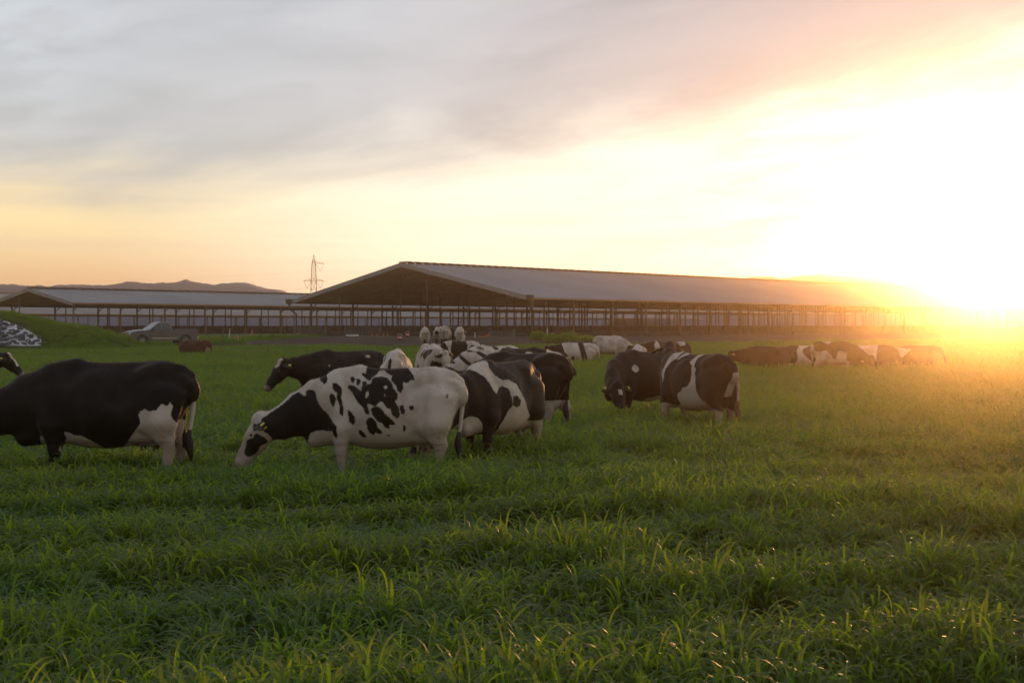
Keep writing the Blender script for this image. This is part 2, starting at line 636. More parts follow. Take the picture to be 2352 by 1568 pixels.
def build_hills():
    px = np.arange(-900, 3100, 7.0)
    hx = np.array([h[0] for h in HILL], float)
    hy = np.array([h[1] for h in HILL], float)
    crest = np.interp(px, hx, hy)
    rows = np.linspace(-1, 1, 15)
    v, f = [], []
    for k, r in enumerate(rows):
        for p, c in zip(px, crest):
            a = math.atan2(p - 1176, F)
            dist = 560 + r * 58
            xx, yy = dist * math.sin(a), dist * math.cos(a)
            hz = (CAM_H + (749 - c) / F * 560 * math.cos(a)) + 0.7
            fall = 1 - abs(r) ** 1.2
            nz = mnoise.noise(Vector((p * 0.02, r * 3.0, 1.3))) * 3.4 + mnoise.noise(Vector((p * 0.06, r * 5.0, 7.3))) * 1.5
            z = 1.0 + (hz - 1.0) * fall + nz * (1 - fall) * fall * 2.2
            if abs(r) < 0.01:
                z += mnoise.noise(Vector((p * 0.05, 0, 4.0))) * 0.45 + mnoise.noise(Vector((p * 0.14, 0, 9.0))) * 0.3
            v.append((xx, yy, z if abs(r) < 0.99 else 0.2))
    n = len(px)
    for k in range(len(rows) - 1):
        for i in range(n - 1):
            f.append((k * n + i, k * n + i + 1, (k + 1) * n + i + 1, (k + 1) * n + i))
    me = bpy.data.meshes.new('hills')
    me.from_pydata(v, [], f)
    me.polygons.foreach_set('use_smooth', [True] * len(me.polygons))
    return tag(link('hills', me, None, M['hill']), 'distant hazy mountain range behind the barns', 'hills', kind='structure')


build_hills()


def build_haze():
    m = bpy.data.materials.new('haze_and_glare')
    m.use_nodes = True
    t = NT(m.node_tree)
    for nd in list(t.n):
        t.n.remove(nd)
    out = t.new('ShaderNodeOutputMaterial')
    pv = t.new('ShaderNodeVolumePrincipled')
    pv.inputs['Color'].default_value = (1.0, 0.78, 0.56, 1)  # orange tint imitates lens glare on top of the real haze
    pv.inputs['Density'].default_value = HAZE_DENSITY
    pv.inputs['Anisotropy'].default_value = HAZE_G
    t.l.new(pv.outputs['Volume'], out.inputs['Volume'])
    b = MB()
    e = EXT + 15
    b.box((0, 0, 12.7), (2 * e, 2 * e, 27.6))
    o = b.build('haze', m)
    return tag(o, 'thin evening haze over the whole pasture, standing in for lens glare too', 'haze', kind='stuff')


HAZE_DENSITY = 0.0008
HAZE_G = 0.95
build_haze()


# ------------------------------------------------------------------ barns
def roof_sheet(L, W2, rise, side, x0=-0.6, pitch=0.6):
    """Ribbed sheet on one slope: side -1 = near slope (y from 0), +1 = far slope."""
    b = MB()
    xs = []
    x = x0
    while x < L + 0.6:
        xs += [(x, 0.0), (x + pitch * 0.62, 0.0), (x + pitch * 0.72, 0.03), (x + pitch * 0.9, 0.03)]
        x += pitch
    ye, yr = (-0.45, W2) if side < 0 else (2 * W2 + 0.45, W2)
    ze = -rise * 0.45 / W2
    n = len(xs)
    v = [(p, ye, ze + 0.14 + h) for p, h in xs] + [(p, yr, rise + 0.14 + h) for p, h in xs]
    f = [(i, i + 1, n + i + 1, n + i) if side < 0 else (i + 1, i, n + i, n + i + 1) for i in range(n - 1)]
    b.add(v, f)
    return b


def deck_slab(L, W2, rise, side):
    b = MB()
    ye, yr = (-0.40, W2) if side < 0 else (2 * W2 + 0.40, W2)
    ze = -rise * 0.40 / W2
    v = []
    for x in (-0.55, L + 0.55):
        v += [(x, ye, ze), (x, yr, rise), (x, yr, rise + 0.12), (x, ye, ze + 0.12)]
    b.add(v, [(0, 1, 2, 3), (7, 6, 5, 4), (0, 4, 5, 1), (1, 5, 6, 2), (2, 6, 7, 3), (3, 7, 4, 0)])
    return b


def barn(label, corner, W, eave_z, ridge_z, L, rows, bay, base_z, detail=True, post_w=0.2, beam=0.36):
    root = empty('cattle_barn', (corner[0], corner[1], 0), math.atan2(UY, UX))
    tag(root, label, 'barn', 'open sided cattle barns')
    W2 = W / 2
    rise = ridge_z - eave_z
    for side in (-1, 1):
        o = roof_sheet(L, W2, rise, side).build('roof_slope', M['galv'], root)
        o.location.z = eave_z
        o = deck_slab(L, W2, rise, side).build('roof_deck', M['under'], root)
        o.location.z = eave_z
    rc = MB()
    x = -0.6
    k = 0
    while x < L + 0.6:                       # ridge vent with raised caps
        rc.box((x + 0.3, W2, ridge_z + 0.22 + 0.05 * (k % 2)), (0.58, 0.7, 0.12))
        x += 0.6
        k += 1
    rc.build('ridge_cap', M['steel'], root)
    for y in (0.0, W):
        b = MB()
        b.box((L / 2, y, eave_z + 0.08 - beam / 2), (L, 0.16, beam))
        b.build('eave_beam', M['post'], root)
    for xe in (-0.62, L + 0.62):
        for side in (0, 1):
            b = MB()
            ye = -0.45 if side == 0 else W + 0.45
            b.bar((xe, ye, eave_z - rise * 0.45 / W2 - 0.02), (xe, W2, ridge_z - 0.02), 0.1, 0.42)
            b.build('rake_trim', M['trim'], root)
    # rafters and purlins under the deck
    nb = int(L / bay)
    raft = MB()
    for i in range(2):
        y0, y1 = (0.1, W2) if i == 0 else (W - 0.1, W2)
        raft.bar((0, y0, eave_z - 0.02), (0, y1, ridge_z - 0.02), 0.08, 0.06)
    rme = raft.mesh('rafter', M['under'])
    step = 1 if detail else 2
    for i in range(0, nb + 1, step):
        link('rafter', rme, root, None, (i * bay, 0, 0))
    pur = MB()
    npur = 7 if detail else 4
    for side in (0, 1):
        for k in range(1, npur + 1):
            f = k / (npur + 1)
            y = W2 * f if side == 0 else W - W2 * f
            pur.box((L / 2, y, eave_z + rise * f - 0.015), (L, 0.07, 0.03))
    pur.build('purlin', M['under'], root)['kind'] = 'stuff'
    # posts with a haunch at the top, one object each
    for ri, y in enumerate(rows):
        f = 1 - abs(y - W2) / W2
        zt = eave_z + rise * f - 0.1
        outer = ri in (0, len(rows) - 1)
        w = post_w if outer else post_w * 0.6
        b = MB()
        b.box((0, 0, (zt + base_z) / 2 - 0.1), (w, w, zt - base_z + 0.2))
        if detail:
            b.bar((0, 0, zt - 0.75), (0.75, 0, zt - 0.12), w * 0.5, w * 0.6)
            b.box((0, 0, base_z + 0.15), (w * 1.8, w * 1.8, 0.3))
        pme = b.mesh('post', M['post'])
        for i in range(nb + 1):
            jx = ((i * 7 + ri * 13) % 5 - 2) * 0.06
            link('post', pme, root, None, (i * bay + (0.0 if ri % 2 == 0 else bay * 0.37) + jx, y, 0))
    return root


A_R = (2.04, 130.7)
A_L = 149.0
barn_a = barn('largest open cattle barn with a wide gable facing the pasture behind the cows', A_R, 32.9, 4.55, 8.1, A_L, (0.15, 7.0, 13.5, 19.5, 26.0, 32.75), 6.1, 1.0, post_w=0.15, beam=0.24)
B_R = (-49.3, 160.5)
barn_b = barn('small open cattle barn with a low gable behind the pickup truck', B_R, 17.4, 4.6, 6.27, 190.0, (0.15, 5.5, 11.5, 17.25), 6.1, 0.9, post_w=0.15)
C_S = 120.0
C_R = (267 * NX + C_S * UX, 267 * NY + C_S * UY)
barn_c = barn('farthest cattle barn seen between the posts of the two nearer barns', C_R, 33.0, 4.6, 9.0, 300.0, (0.15, 32.85), 8.0, 0.9, detail=False, post_w=0.22)

# gutter boxes and downpipes at the front corners of the big barn
for yy, gz in ((-0.1, 4.62), (33.0, 4.62)):
    b = MB()
    b.box((-0.75, yy, gz), (0.5, 0.55, 0.5))
    b.tube([(-0.75, yy, gz - 0.25), (-0.72, yy, gz - 0.8), (-0.1, yy * 0.985 + 0.1, gz - 1.3), (-0.08, yy * 0.985 + 0.1, 1.2)], 0.08, 6)
    b.build('gutter_box', M['steel'], barn_a)


def barn_point(corner, lx, ly):
    return Vector((corner[0] + UX * lx + NX * ly, corner[1] + UY * lx + NY * ly, 0))


def feed_fence(label, p0, p1, top, base, spacing=0.32, curb=0.45):
    """Curb, headlock bars and top rail along a line."""
    p0, p1 = Vector(p0), Vector(p1)
    d = p1 - p0
    L = d.length
    root = empty('feed_fence', (p0.x, p0.y, 0), math.atan2(d.y, d.x))
    tag(root, label, 'fence', 'headlock fences round the barns')
    b = MB()
    b.box((L / 2, 0, (base - 0.3 + base + curb) / 2), (L, 0.22, curb + 0.3))
    b.build('curb', M['concrete'], root)
    b = MB()
    b.box((L / 2, 0, top - 0.05), (L, 0.1, 0.1))
    b.build('top_rail', M['steel'], root)
    b = MB()
    b.box((L / 2, 0.03, base + curb + 0.16), (L, 0.07, 0.07))
    b.build('lower_rail', M['steel'], root)
    b = MB()
    x = 0.1
    k = 0
    while x < L - 0.1:
        lean = 0.13 if k % 2 else -0.02
        b.bar((x, 0, base + curb), (x + lean, 0, top - 0.06), 0.06, 0.06)
        x += spacing
        k += 1
    b.build('headlock_bar', M['steel'], root)['kind'] = 'stuff'
    b = MB()
    b.box((0, 0, (base + top) / 2 + 0.02), (0.12, 0.14, top - base + 0.06))
    pm = b.mesh('fence_post', M['steel'])
    n = int(L / 3.05)
    for i in range(n + 1):
        link('fence_post', pm, root, None, (i * 3.05, -0.03, 0))
    return root


TOP = 2.04
feed_fence('headlock fence along the long near side of the big barn', barn_point(A_R, 0.3, 0.6), barn_point(A_R, A_L, 0.6), TOP, 1.05)
feed_fence('headlock fence along the far side of the big barn', barn_point(A_R, 0.3, 32.2), barn_point(A_R, A_L, 32.2), TOP, 1.05, 0.45)
feed_fence('headlock fence across the gable end of the big barn', barn_point(A_R, 0.35, 1.0), barn_point(A_R, 0.35, 32.0), TOP, 1.05)
feed_fence('headlock fence along the near side of the small barn behind the truck', barn_point(B_R, -12, 0.6), barn_point(B_R, 120, 0.6), TOP, 0.75)
feed_fence('headlock fence along the far side of the small barn', barn_point(B_R, -12, 16.8), barn_point(B_R, 150, 16.8), TOP, 0.9, 0.45)


def darkening_wall(label, p0, p1, top, base):  # solid wall added to darken the band seen under the roof
    p0, p1 = Vector(p0), Vector(p1)
    d = p1 - p0
    root = empty('darkening_wall', (p0.x, p0.y, 0), math.atan2(d.y, d.x))
    tag(root, label, 'wall', 'walls added to darken the barn openings')
    L = d.length
    n = int(L / 6.1)
    b = MB()
    b.box((3.05, 0, (base + top) / 2 - 0.1), (6.04, 0.16, top - base + 0.2))
    me = b.mesh('wall_panel', M['pen'])
    for i in range(n):
        link('wall_panel', me, root, None, (i * 6.1, 0, 0))
    return root


darkening_wall('low wall added under the ridge of the big barn to darken it', barn_point(A_R, 3, 16.4), barn_point(A_R, A_L, 16.4), 1.95, 1.0)
darkening_wall('low wall added under the ridge of the small barn to darken it', barn_point(B_R, -10, 8.7), barn_point(B_R, 150, 8.7), 1.93, 0.8)
darkening_wall('low wall added along the farthest barn to darken it', barn_point(C_R, 0, 1.0), barn_point(C_R, 300, 1.0), 1.9, 0.9)

for nm, cr, W, L in (('barn_floor', A_R, 32.9, A_L), ('barn_floor', B_R, 17.4, 190.0)):
    b = MB()
    v = [barn_point(cr, 0, 0), barn_point(cr, L, 0), barn_point(cr, L, W), barn_point(cr, 0, W)]
    vs = []
    nseg = 30
    for i in range(nseg + 1):
        for j in range(5):
            p = barn_point(cr, L * i / nseg, W * j / 4)
            vs.append((p.x, p.y, ground_z(p.x, p.y) + 0.05))
    b.add(vs, [(i * 5 + j, (i + 1) * 5 + j, (i + 1) * 5 + j + 1, i * 5 + j + 1) for i in range(nseg) for j in range(4)])
    o = b.build(nm, M['pen'])
    tag(o, 'dark muddy floor under the barn roof', 'floor', kind='structure')


# ------------------------------------------------------------------ gates in front of the gable end
def gate(label, px0, px1, Z0, Z1, top_z, base_z, rails=6):
    a = at(px0, 749, Z0)
    c = at(px1, 749, Z1)
    d = c - a
    L = math.hypot(d.x, d.y)
    root = empty('pipe_gate', (a.x, a.y, 0), math.atan2(d.y, d.x))
    tag(root, label, 'gate', 'pipe gates by the big barn')
    for x in (0.08, L - 0.08):
        MB().tube([(x, 0, base_z), (x, 0, top_z)], 0.035, 6).build('stile', M['rail'], root)
    for i in range(rails):
        z = base_z + 0.04 + (top_z - base_z - 0.08) * i / (rails - 1)
        MB().tube([(0.08, 0, z), (L - 0.08, 0, z)], 0.03, 6).build('rail', M['rail'], root)
    for x in (-0.15, L + 0.15):
        MB().tube([(x, 0, base_z - 0.5), (x, 0, top_z + 0.25)], 0.09, 8).build('gate_post', M['rail'], root)
    MB().bar((L * 0.5, 0, base_z), (L * 0.5, 0, top_z), 0.05, 0.03).build('brace', M['rail'], root)
    return root


gate('pipe gate left of centre below the left corner of the big barn', 678, 746, 149.0, 146.5, 1.86, 0.85)
gate('pipe gate below the ridge peak of the big barn', 796, 871, 144.0, 141.5, 1.84, 0.85)
gate('pipe gate right of the cows below the big barn', 1128, 1178, 131.0, 129.5, 1.55, 0.75)


# ------------------------------------------------------------------ lattice tower
def build_pylon():
    base = at(720.5, 749, 420)
    root = empty('power_pylon', (base.x, base.y, 0.5), R(8))
    tag(root, 'steel lattice power pylon rising behind the left slope of the big barn roof', 'pylon')
    H = 31.5
    lev = [0, 5, 10, 14, 17.6, 20.5, 23.5, 26.0, 28.0, 30.0]

    def half(z):
        return 2.6 - 1.45 * min(z / 18.0, 1.0) if z < 18 else 1.15 - 0.35 * (z - 18) / 10.0 if z < 28 else max(0.08, 0.8 * (32.2 - z) / 4.2)
    b = MB()
    sg = [(-1, -1), (1, -1), (1, 1), (-1, 1)]
    for sx, sy in sg:
        for i in range(len(lev) - 1):
            z0, z1 = lev[i], lev[i + 1]
            b.bar((sx * half(z0), sy * half(z0), z0), (sx * half(z1), sy * half(z1), z1), 0.2)
        b.bar((sx * half(30.0), sy * half(30.0), 30.0), (0, 0, 32.2), 0.16)
    b.build('corner_leg', M['pylon'], root)
    b = MB()
    for i in range(len(lev) - 1):
        z0, z1 = lev[i], lev[i + 1]
        for k in range(4):
            a, c = sg[k], sg[(k + 1) % 4]
            h0, h1 = half(z0), half(z1)
            b.bar((a[0] * h0, a[1] * h0, z0), (c[0] * h1, c[1] * h1, z1), 0.1)
            b.bar((c[0] * h0, c[1] * h0, z0), (a[0] * h1, a[1] * h1, z1), 0.1)
            b.bar((a[0] * h1, a[1] * h1, z1), (c[0] * h1, c[1] * h1, z1), 0.1)
    b.build('bracing', M['pylon'], root)
    for z, s in ((28.6, 1), (21.3, 1), (21.3, -1)):
        b = MB()
        tip = (s * 4.2, 0, z)
        h = half(z)
        for sy in (-1, 1):
            b.bar((0, sy * h, z), tip, 0.14)
            b.bar((0, sy * h, z + 1.0), tip, 0.1)
            for q in (0.3, 0.55, 0.8):
                b.bar((tip[0] * q, sy * h * (1 - q), z), (tip[0] * q, sy * h * (1 - q), z + 1.0 * (1 - q)), 0.08)
        b.build('cross_arm', M['pylon'], root)
        b = MB()
        low = (s * 2.8, 0, z - 3.2)
        b.bar(tip, low, 0.13)
        b.bar((s * (h + 0.1), 0, z - 0.2), low, 0.13)
        b.build('insulator', M['pylon'], root)
        w = MB()
        for end in ((-260, 160, -3.0), (300, 40, 2.0)):
            pts = []
            for q in range(17):
                t = q / 16
                pts.append((low[0] + (end[0]) * t, low[1] + end[1] * t, low[2] + end[2] * t - 22.0 * t * (1 - t) * 0.35))
            w.tube(pts, 0.016, 4, cap=False)
        w.build('power_line', M['pylon'], root)
    root.scale = (0.7, 0.7, 0.7)
    return root


build_pylon()


# ------------------------------------------------------------------ silage mound with tarp and tyres at the left edge
MOUND_TOP = [(-60, 714), (0, 718.5), (48, 726), (120, 742), (192, 753), (240, 764), (275, 775), (292, 787), (305, 795)]
MX = [((p - 1176) / F * 109.0, CAM_H + (749 - y) / F * 109.0) for p, y in MOUND_TOP]


def mound_h(x, y):
    """Height of the mound surface above its surroundings at (x, y)."""
    crest = np.interp(x, [m[0] for m in MX], [m[1] for m in MX]) if x < MX[-1][0] else 0.0
    if x < MX[0][0]:
        crest = MX[0][1] * max(0.0, 1 - (MX[0][0] - x) / 18.0)
    g = ground_z(x, y)
    if crest <= g:
        return g - 0.25
    t = (y - 109.0) / (8.6 if y < 109 else 6.0)
    if abs(t) >= 1:
        return g - 0.25
    prof = math.cos(t * math.pi / 2) ** 1.25
    h = g + (crest - g) * prof + 0.10 * mnoise.noise(Vector((x * 0.8, y * 0.8, 3))) * prof
    return h


def build_mound():
    xs = list(np.arange(-64, -28.5, 0.8))
    ys = list(np.arange(100.0, 116.2, 0.7))
    me = grid_mesh('mound', xs, ys, mound_h)
    return tag(link('mound', me, None, M['soil']), 'grassy earth mound at the left edge beside the truck', 'mound', kind='structure')


build_mound()

# the tarp lies on the near face
TARP = [(-40, 727), (0, 735), (40, 749), (70, 763), (99, 783)]


def tarp_top(px):
    return np.interp(px, [p[0] for p in TARP], [p[1] for p in TARP])


def mound_hit(px, py):
    """Where the view line through (px, py) meets the near face of the mound."""
    for Z in np.arange(99.0, 112.0, 0.1):
        p = at(px, py, Z)
        if p.z <= max(mound_h(p.x, p.y), ground_z(p.x, p.y)):
            return p
    return None


def build_tarp():
    v, f = [], []
    pxs = list(np.arange(-40, 97, 3.0))
    n = 14
    for px in pxs:
        for j in range(n):
            py = tarp_top(px) + (796 - tarp_top(px)) * j / (n - 1)
            p = mound_hit(px, py) or at(px, py, 101.0)
            v.append((p.x, p.y - 0.05, p.z + 0.07 + 0.03 * mnoise.noise(p * 1.7)))
    for i in range(len(pxs) - 1):
        for j in range(n - 1):
            f.append((i * n + j, i * n + j + 1, (i + 1) * n + j + 1, (i + 1) * n + j))
    me = bpy.data.meshes.new('silage_tarp')
    me.from_pydata(v, [], f)
    me.polygons.foreach_set('use_smooth', [True] * len(me.polygons))
    o = link('silage_tarp', me, None, M['tarp'])
    s = o.modifiers.new('thickness', 'SOLIDIFY')
    s.thickness = 0.03
    return tag(o, 'white plastic tarp weighed down with tyres on the mound at the left edge', 'tarp')


build_tarp()


def build_tyres():
    prof = [(0.26, -0.08), (0.31, -0.095), (0.37, -0.08), (0.40, -0.04), (0.40, 0.04), (0.37, 0.08), (0.31, 0.095), (0.26, 0.08), (0.26, -0.08)]
    me = MB().lathe(prof, 18, axis='z').mesh('old_tyre', M['tyre'], True)
    rs = random.Random(5)
    rows = {}
    for row, py0 in enumerate(np.arange(742, 797, 6.6)):
        for px in np.arange(-30 + (row % 2) * 9, 95, 17.5):
            py = py0 + rs.uniform(-2.5, 2.5)
            qx = px + rs.uniform(-5, 5)
            if py < tarp_top(qx) + 3:
                continue
            p = mound_hit(qx, py)
            if p is None:
                continue
            e = 0.4
            gxx = (mound_h(p.x + e, p.y) - mound_h(p.x - e, p.y)) / (2 * e)
            gyy = (mound_h(p.x, p.y + e) - mound_h(p.x, p.y - e)) / (2 * e)
            nrm = Vector((-gxx, -gyy, 1)).normalized()
            nrm = (nrm + Vector((rs.uniform(-.3, .3), rs.uniform(-.3, .3), 0.45))).normalized()
            q = nrm.to_track_quat('Z', 'Y')
            o = link('old_tyre', me, None, None, p + nrm * 0.17 + Vector((0, -0.05, 0.04)), q.to_euler())
            s = rs.uniform(0.48, 0.66)
            o.scale = (s, s, s)
            rows.setdefault(row, []).append((qx, o))
    ordn = ['first', 'second', 'third', 'fourth', 'fifth', 'sixth', 'seventh', 'eighth', 'ninth', 'tenth', 'eleventh']
    for r, key in enumerate(sorted(rows)):
        for q, (_, o) in enumerate(sorted(rows[key], key=lambda a: -a[0])):
            tag(o, f'black tyre on the white tarp, {ordn[q]} from right in {ordn[r]} row down', 'tyre', 'tyres on the white tarp')


build_tyres()


# ------------------------------------------------------------------ small things along the road
def stake(label, px, y_top, y_bot, Z, material, name='stake', lean=0.0, r=0.03, group=None):
    a = at(px, y_bot, Z)
    c = at(px, y_top, Z)
    c.x += lean
    a.z = min(a.z, ground_z(a.x, a.y)) - 0.1
    me = MB().tube([(0, 0, 0), tuple((c - a) * 0.5), tuple(c - a)], [r, r, r * 0.8], 6).mesh(name, material)
    o = link(name, me, None, None, a)
    return tag(o, label, name.split('_')[-1], group or 'stakes along the dirt road')


stake('tall pale wooden stake in the weeds right of the truck', 512, 750, 780, 108, M['wood'], 'wooden_stake', 0.0, 0.05)
stake('short white plastic post right of the truck tailgate', 524, 754, 772, 116, M['white_plastic'], 'plastic_post', 0.15, 0.04)
stake('thin leaning fence stake at the pasture edge below the left barn corner', 613, 781, 806, 84, M['wood'], 'wooden_stake', 0.12, 0.025)
stake('tall thin pole standing before the left pipe gate', 711, 716, 778, 140, M['wood'], 'wooden_stake', 0.0, 0.045)
stake('white post by the dark fence left of the white weed bushes', 1091, 763, 780, 118, M['white_plastic'], 'plastic_post', 0.0, 0.05)
stake('short white post on the headlock fence right of the third pipe gate', 1257, 754, 762, 132, M['white_plastic'], 'plastic_post', 0.0, 0.06)
stake('upright orange marker on the fence right of the truck', 579, 758, 767, 146, M['orange_plastic'], 'orange_marker', 0.0, 0.10)
stake('grey stick leaning at the pasture edge below the right pipe gate', 1158, 772, 788, 104, M['wood'], 'wooden_stake', -0.35, 0.04)
for px, wh in ((854, 'leftmost'), (866, 'second from the left'), (880, 'third from the left'), (890, 'rightmost')):
    stake(f'small orange marker below the barn peak, {wh} of four in a row', px, 766, 772, 138, M['orange_plastic'], 'orange_marker', 0.0, 0.07, 'orange markers on the gate')


def bucket(label, px, py, Z, material, s=1.0):
    p = at(px, py, Z)
    p.z = ground_z(p.x, p.y) + 0.04
    root = empty('bucket', p)
    tag(root, label, 'bucket', 'buckets on the dirt road')
    MB().lathe([(0.0, 0.0), (0.20 * s, 0.0), (0.27 * s, 0.62 * s), (0.25 * s, 0.62 * s), (0.18 * s, 0.06)], 14, axis='z').build('pail', material, root, True)
    pts = [(0.27 * s * math.cos(a), 0, 0.6 * s + 0.25 * s * math.sin(a)) for a in np.linspace(0, math.pi, 9)]
    MB().tube(pts, 0.015, 5).build('handle', M['white_plastic'], root)
    MB().lathe([(0.235 * s, 0.25 * s), (0.25 * s, 0.25 * s), (0.262 * s, 0.42 * s), (0.245 * s, 0.42 * s)], 14, axis='z').build('label_band', M['white_plastic'], root)
    return root


bucket('red and white bucket on the mud left of the white rear cow', 918, 783, 112, M['red_plastic'], 0.62)
bucket('red bucket farther back beside the fence left of the white rear cow', 936, 776, 122, M['red_plastic'], 0.6)
bucket('small red bucket on the grass right of the truck', 544, 774, 118, M['red_plastic'], 0.6)

tr = at(809, 781, 120)
troot = empty('water_trough', (tr.x, tr.y, ground_z(tr.x, tr.y)), R(-6))
tag(troot, 'low white water trough on the mud below the middle pipe gate', 'trough')
b = MB()
b.box((0, -0.22, 0.25), (1.0, 0.06, 0.16)).box((0, 0.22, 0.25), (1.0, 0.06, 0.16)).box((-0.47, 0, 0.25), (0.06, 0.38, 0.16)).box((0.47, 0, 0.25), (0.06, 0.38, 0.16)).box((0, 0, 0.19), (0.88, 0.38, 0.04))
b.build('basin', M['white_plastic'], troot)
for sx in (-0.38, 0.38):
    MB().box((sx, 0, 0.08), (0.1, 0.4, 0.18)).build('leg', M['concrete'], troot)
tape = MB()
pa = at(1099, 772, 126)
pb = at(1124, 768, 126)
tape.tube([pa, (pa + pb) / 2 + Vector((0, 0, -0.12)), pb], 0.05, 6)
tag(tape.build('marker_tape', M['orange_plastic']), 'orange tape strung along the dark fence behind the standing cows', 'tape')

# ------------------------------------------------------------------ hide markings, outlines in the cow's own side plane (x forward, z up, metres)
SPOT = [
    [(1.622, 0.817), (1.521, 0.888), (1.406, 0.967), (1.292, 1.06), (1.234, 1.118), (1.162, 1.154), (1.126, 1.132), (1.083, 1.104), (1.055, 1.118), (1.062, 1.168), (1.019, 1.19), (0.961, 1.182), (0.926, 1.147), (0.918, 1.075), (0.883, 1.01), (0.839, 0.946), (0.789, 0.903), (0.746, 0.852), (0.703, 0.788), (0.646, 0.73), (0.653, 0.673), (0.639, 0.616), (0.66, 0.565), (0.689, 0.601), (0.71, 0.666), (0.775, 0.659), (0.847, 0.673), (0.933, 0.659), (1.004, 0.637), (1.026, 0.587), (1.048, 0.515), (1.098, 0.443), (1.162, 0.472), (1.198, 0.515), (1.277, 0.537), (1.349, 0.515), (1.435, 0.501), (1.492, 0.544), (1.535, 0.616), (1.593, 0.659), (1.629, 0.716)],
    [(1.758, 0.63), (1.708, 0.659), (1.665, 0.637), (1.579, 0.587), (1.543, 0.537), (1.55, 0.494), (1.622, 0.472), (1.672, 0.429), (1.693, 0.372), (1.751, 0.314), (1.808, 0.274), (1.88, 0.274), (1.923, 0.314), (1.916, 0.372), (1.887, 0.443), (1.88, 0.53), (1.822, 0.573), (1.758, 0.587)],
    [(1.729, 0.752), (1.679, 0.745), (1.672, 0.673), (1.722, 0.659), (1.736, 0.702)],
    [(0.854, 1.38), (0.811, 1.376), (0.789, 1.333), (0.792, 1.276), (0.832, 1.258), (0.875, 1.29), (0.904, 1.333), (0.89, 1.372)],
    [(0.718, 1.276), (0.66, 1.269), (0.603, 1.218), (0.588, 1.147), (0.596, 1.089), (0.567, 0.974), (0.563, 0.888), (0.574, 0.852), (0.61, 0.888), (0.617, 0.989), (0.653, 1.075), (0.66, 1.147), (0.718, 1.204)],
    [(0.739, 1.147), (0.689, 1.125), (0.66, 1.075), (0.682, 0.989), (0.696, 0.971), (0.739, 1.025), (0.753, 1.104)],
    [(0.517, 0.938), (0.474, 0.917), (0.423, 0.852), (0.413, 0.788), (0.445, 0.742), (0.495, 0.788), (0.502, 0.874)],
    [(0.294, 1.498), (-0.201, 1.498), (-0.273, 1.412), (-0.316, 1.362), (-0.33, 1.312), (-0.273, 1.304), (-0.23, 1.269), (-0.179, 1.283), (-0.187, 1.204), (-0.158, 1.147), (-0.115, 1.175), (-0.1, 1.233), (-0.057, 1.276), (-0.029, 1.304), (-0.036, 1.362), (0.0, 1.376), (0.086, 1.431), (0.129, 1.426), (0.158, 1.376), (0.201, 1.347), (0.244, 1.297), (0.287, 1.319), (0.352, 1.376), (0.359, 1.398), (0.301, 1.391)],
    [(0.215, 1.333), (0.115, 1.355), (0.029, 1.34), (-0.029, 1.29), (-0.072, 1.204), (-0.122, 1.132), (-0.115, 1.075), (-0.086, 1.046), (-0.144, 0.946), (-0.151, 0.874), (-0.115, 0.824), (-0.057, 0.874), (-0.036, 0.946), (0.014, 0.96), (0.057, 1.032), (0.1, 1.046), (0.144, 0.989), (0.187, 0.989), (0.23, 1.017), (0.258, 1.003), (0.23, 0.917), (0.237, 0.874), (0.287, 0.895), (0.309, 0.96), (0.373, 1.017), (0.431, 1.104), (0.466, 1.161), (0.524, 1.204), (0.517, 1.247), (0.445, 1.24), (0.373, 1.19), (0.344, 1.175), (0.337, 1.233), (0.273, 1.254), (0.222, 1.269)],
    [(0.495, 1.347), (0.459, 1.359), (0.431, 1.312), (0.452, 1.269), (0.488, 1.29)],
    [(0.416, 1.326), (0.373, 1.326), (0.356, 1.283), (0.38, 1.24), (0.416, 1.254)],
    [(0.33, 1.29), (0.287, 1.297), (0.273, 1.254), (0.309, 1.233), (0.337, 1.247)],
    [(0.215, 0.96), (0.144, 0.989), (0.079, 0.96), (0.029, 0.888), (-0.057, 0.817), (-0.093, 0.766), (-0.072, 0.745), (-0.022, 0.752), (-0.022, 0.702), (0.029, 0.709), (0.072, 0.773), (0.1, 0.781), (0.144, 0.817), (0.201, 0.888)],
    [(0.237, 0.845), (0.194, 0.838), (0.144, 0.788), (0.129, 0.716), (0.086, 0.68), (0.065, 0.644), (0.1, 0.63), (0.158, 0.651), (0.187, 0.618), (0.237, 0.644), (0.265, 0.716), (0.273, 0.802)],
    [(0.373, 0.687), (0.344, 0.68), (0.28, 0.616), (0.28, 0.587), (0.33, 0.587), (0.373, 0.637)],
    [(0.022, 0.623), (-0.014, 0.623), (-0.022, 0.604), (0.014, 0.601)],
    [(-0.187, 0.738), (-0.215, 0.745), (-0.227, 0.702), (-0.201, 0.654), (-0.187, 0.687)],
    [(-0.144, 0.996), (-0.187, 0.996), (-0.215, 0.931), (-0.208, 0.867), (-0.172, 0.888), (-0.144, 0.946)],
    [(-0.265, 0.996), (-0.294, 0.989), (-0.323, 0.989), (-0.327, 0.946), (-0.294, 0.928), (-0.265, 0.953)],
    [(-0.739, 1.139), (-0.761, 1.132), (-0.753, 1.082), (-0.735, 1.089)],
]
SPOT_HOLES = [
    [(0.065, 1.233), (0.029, 1.24), (0.014, 1.218), (0.043, 1.19)],
    [(0.28, 1.161), (0.251, 1.175), (0.244, 1.118), (0.273, 1.082), (0.287, 1.104)],
    [(0.05, 1.132), (0.029, 1.125), (0.043, 1.104)],
]
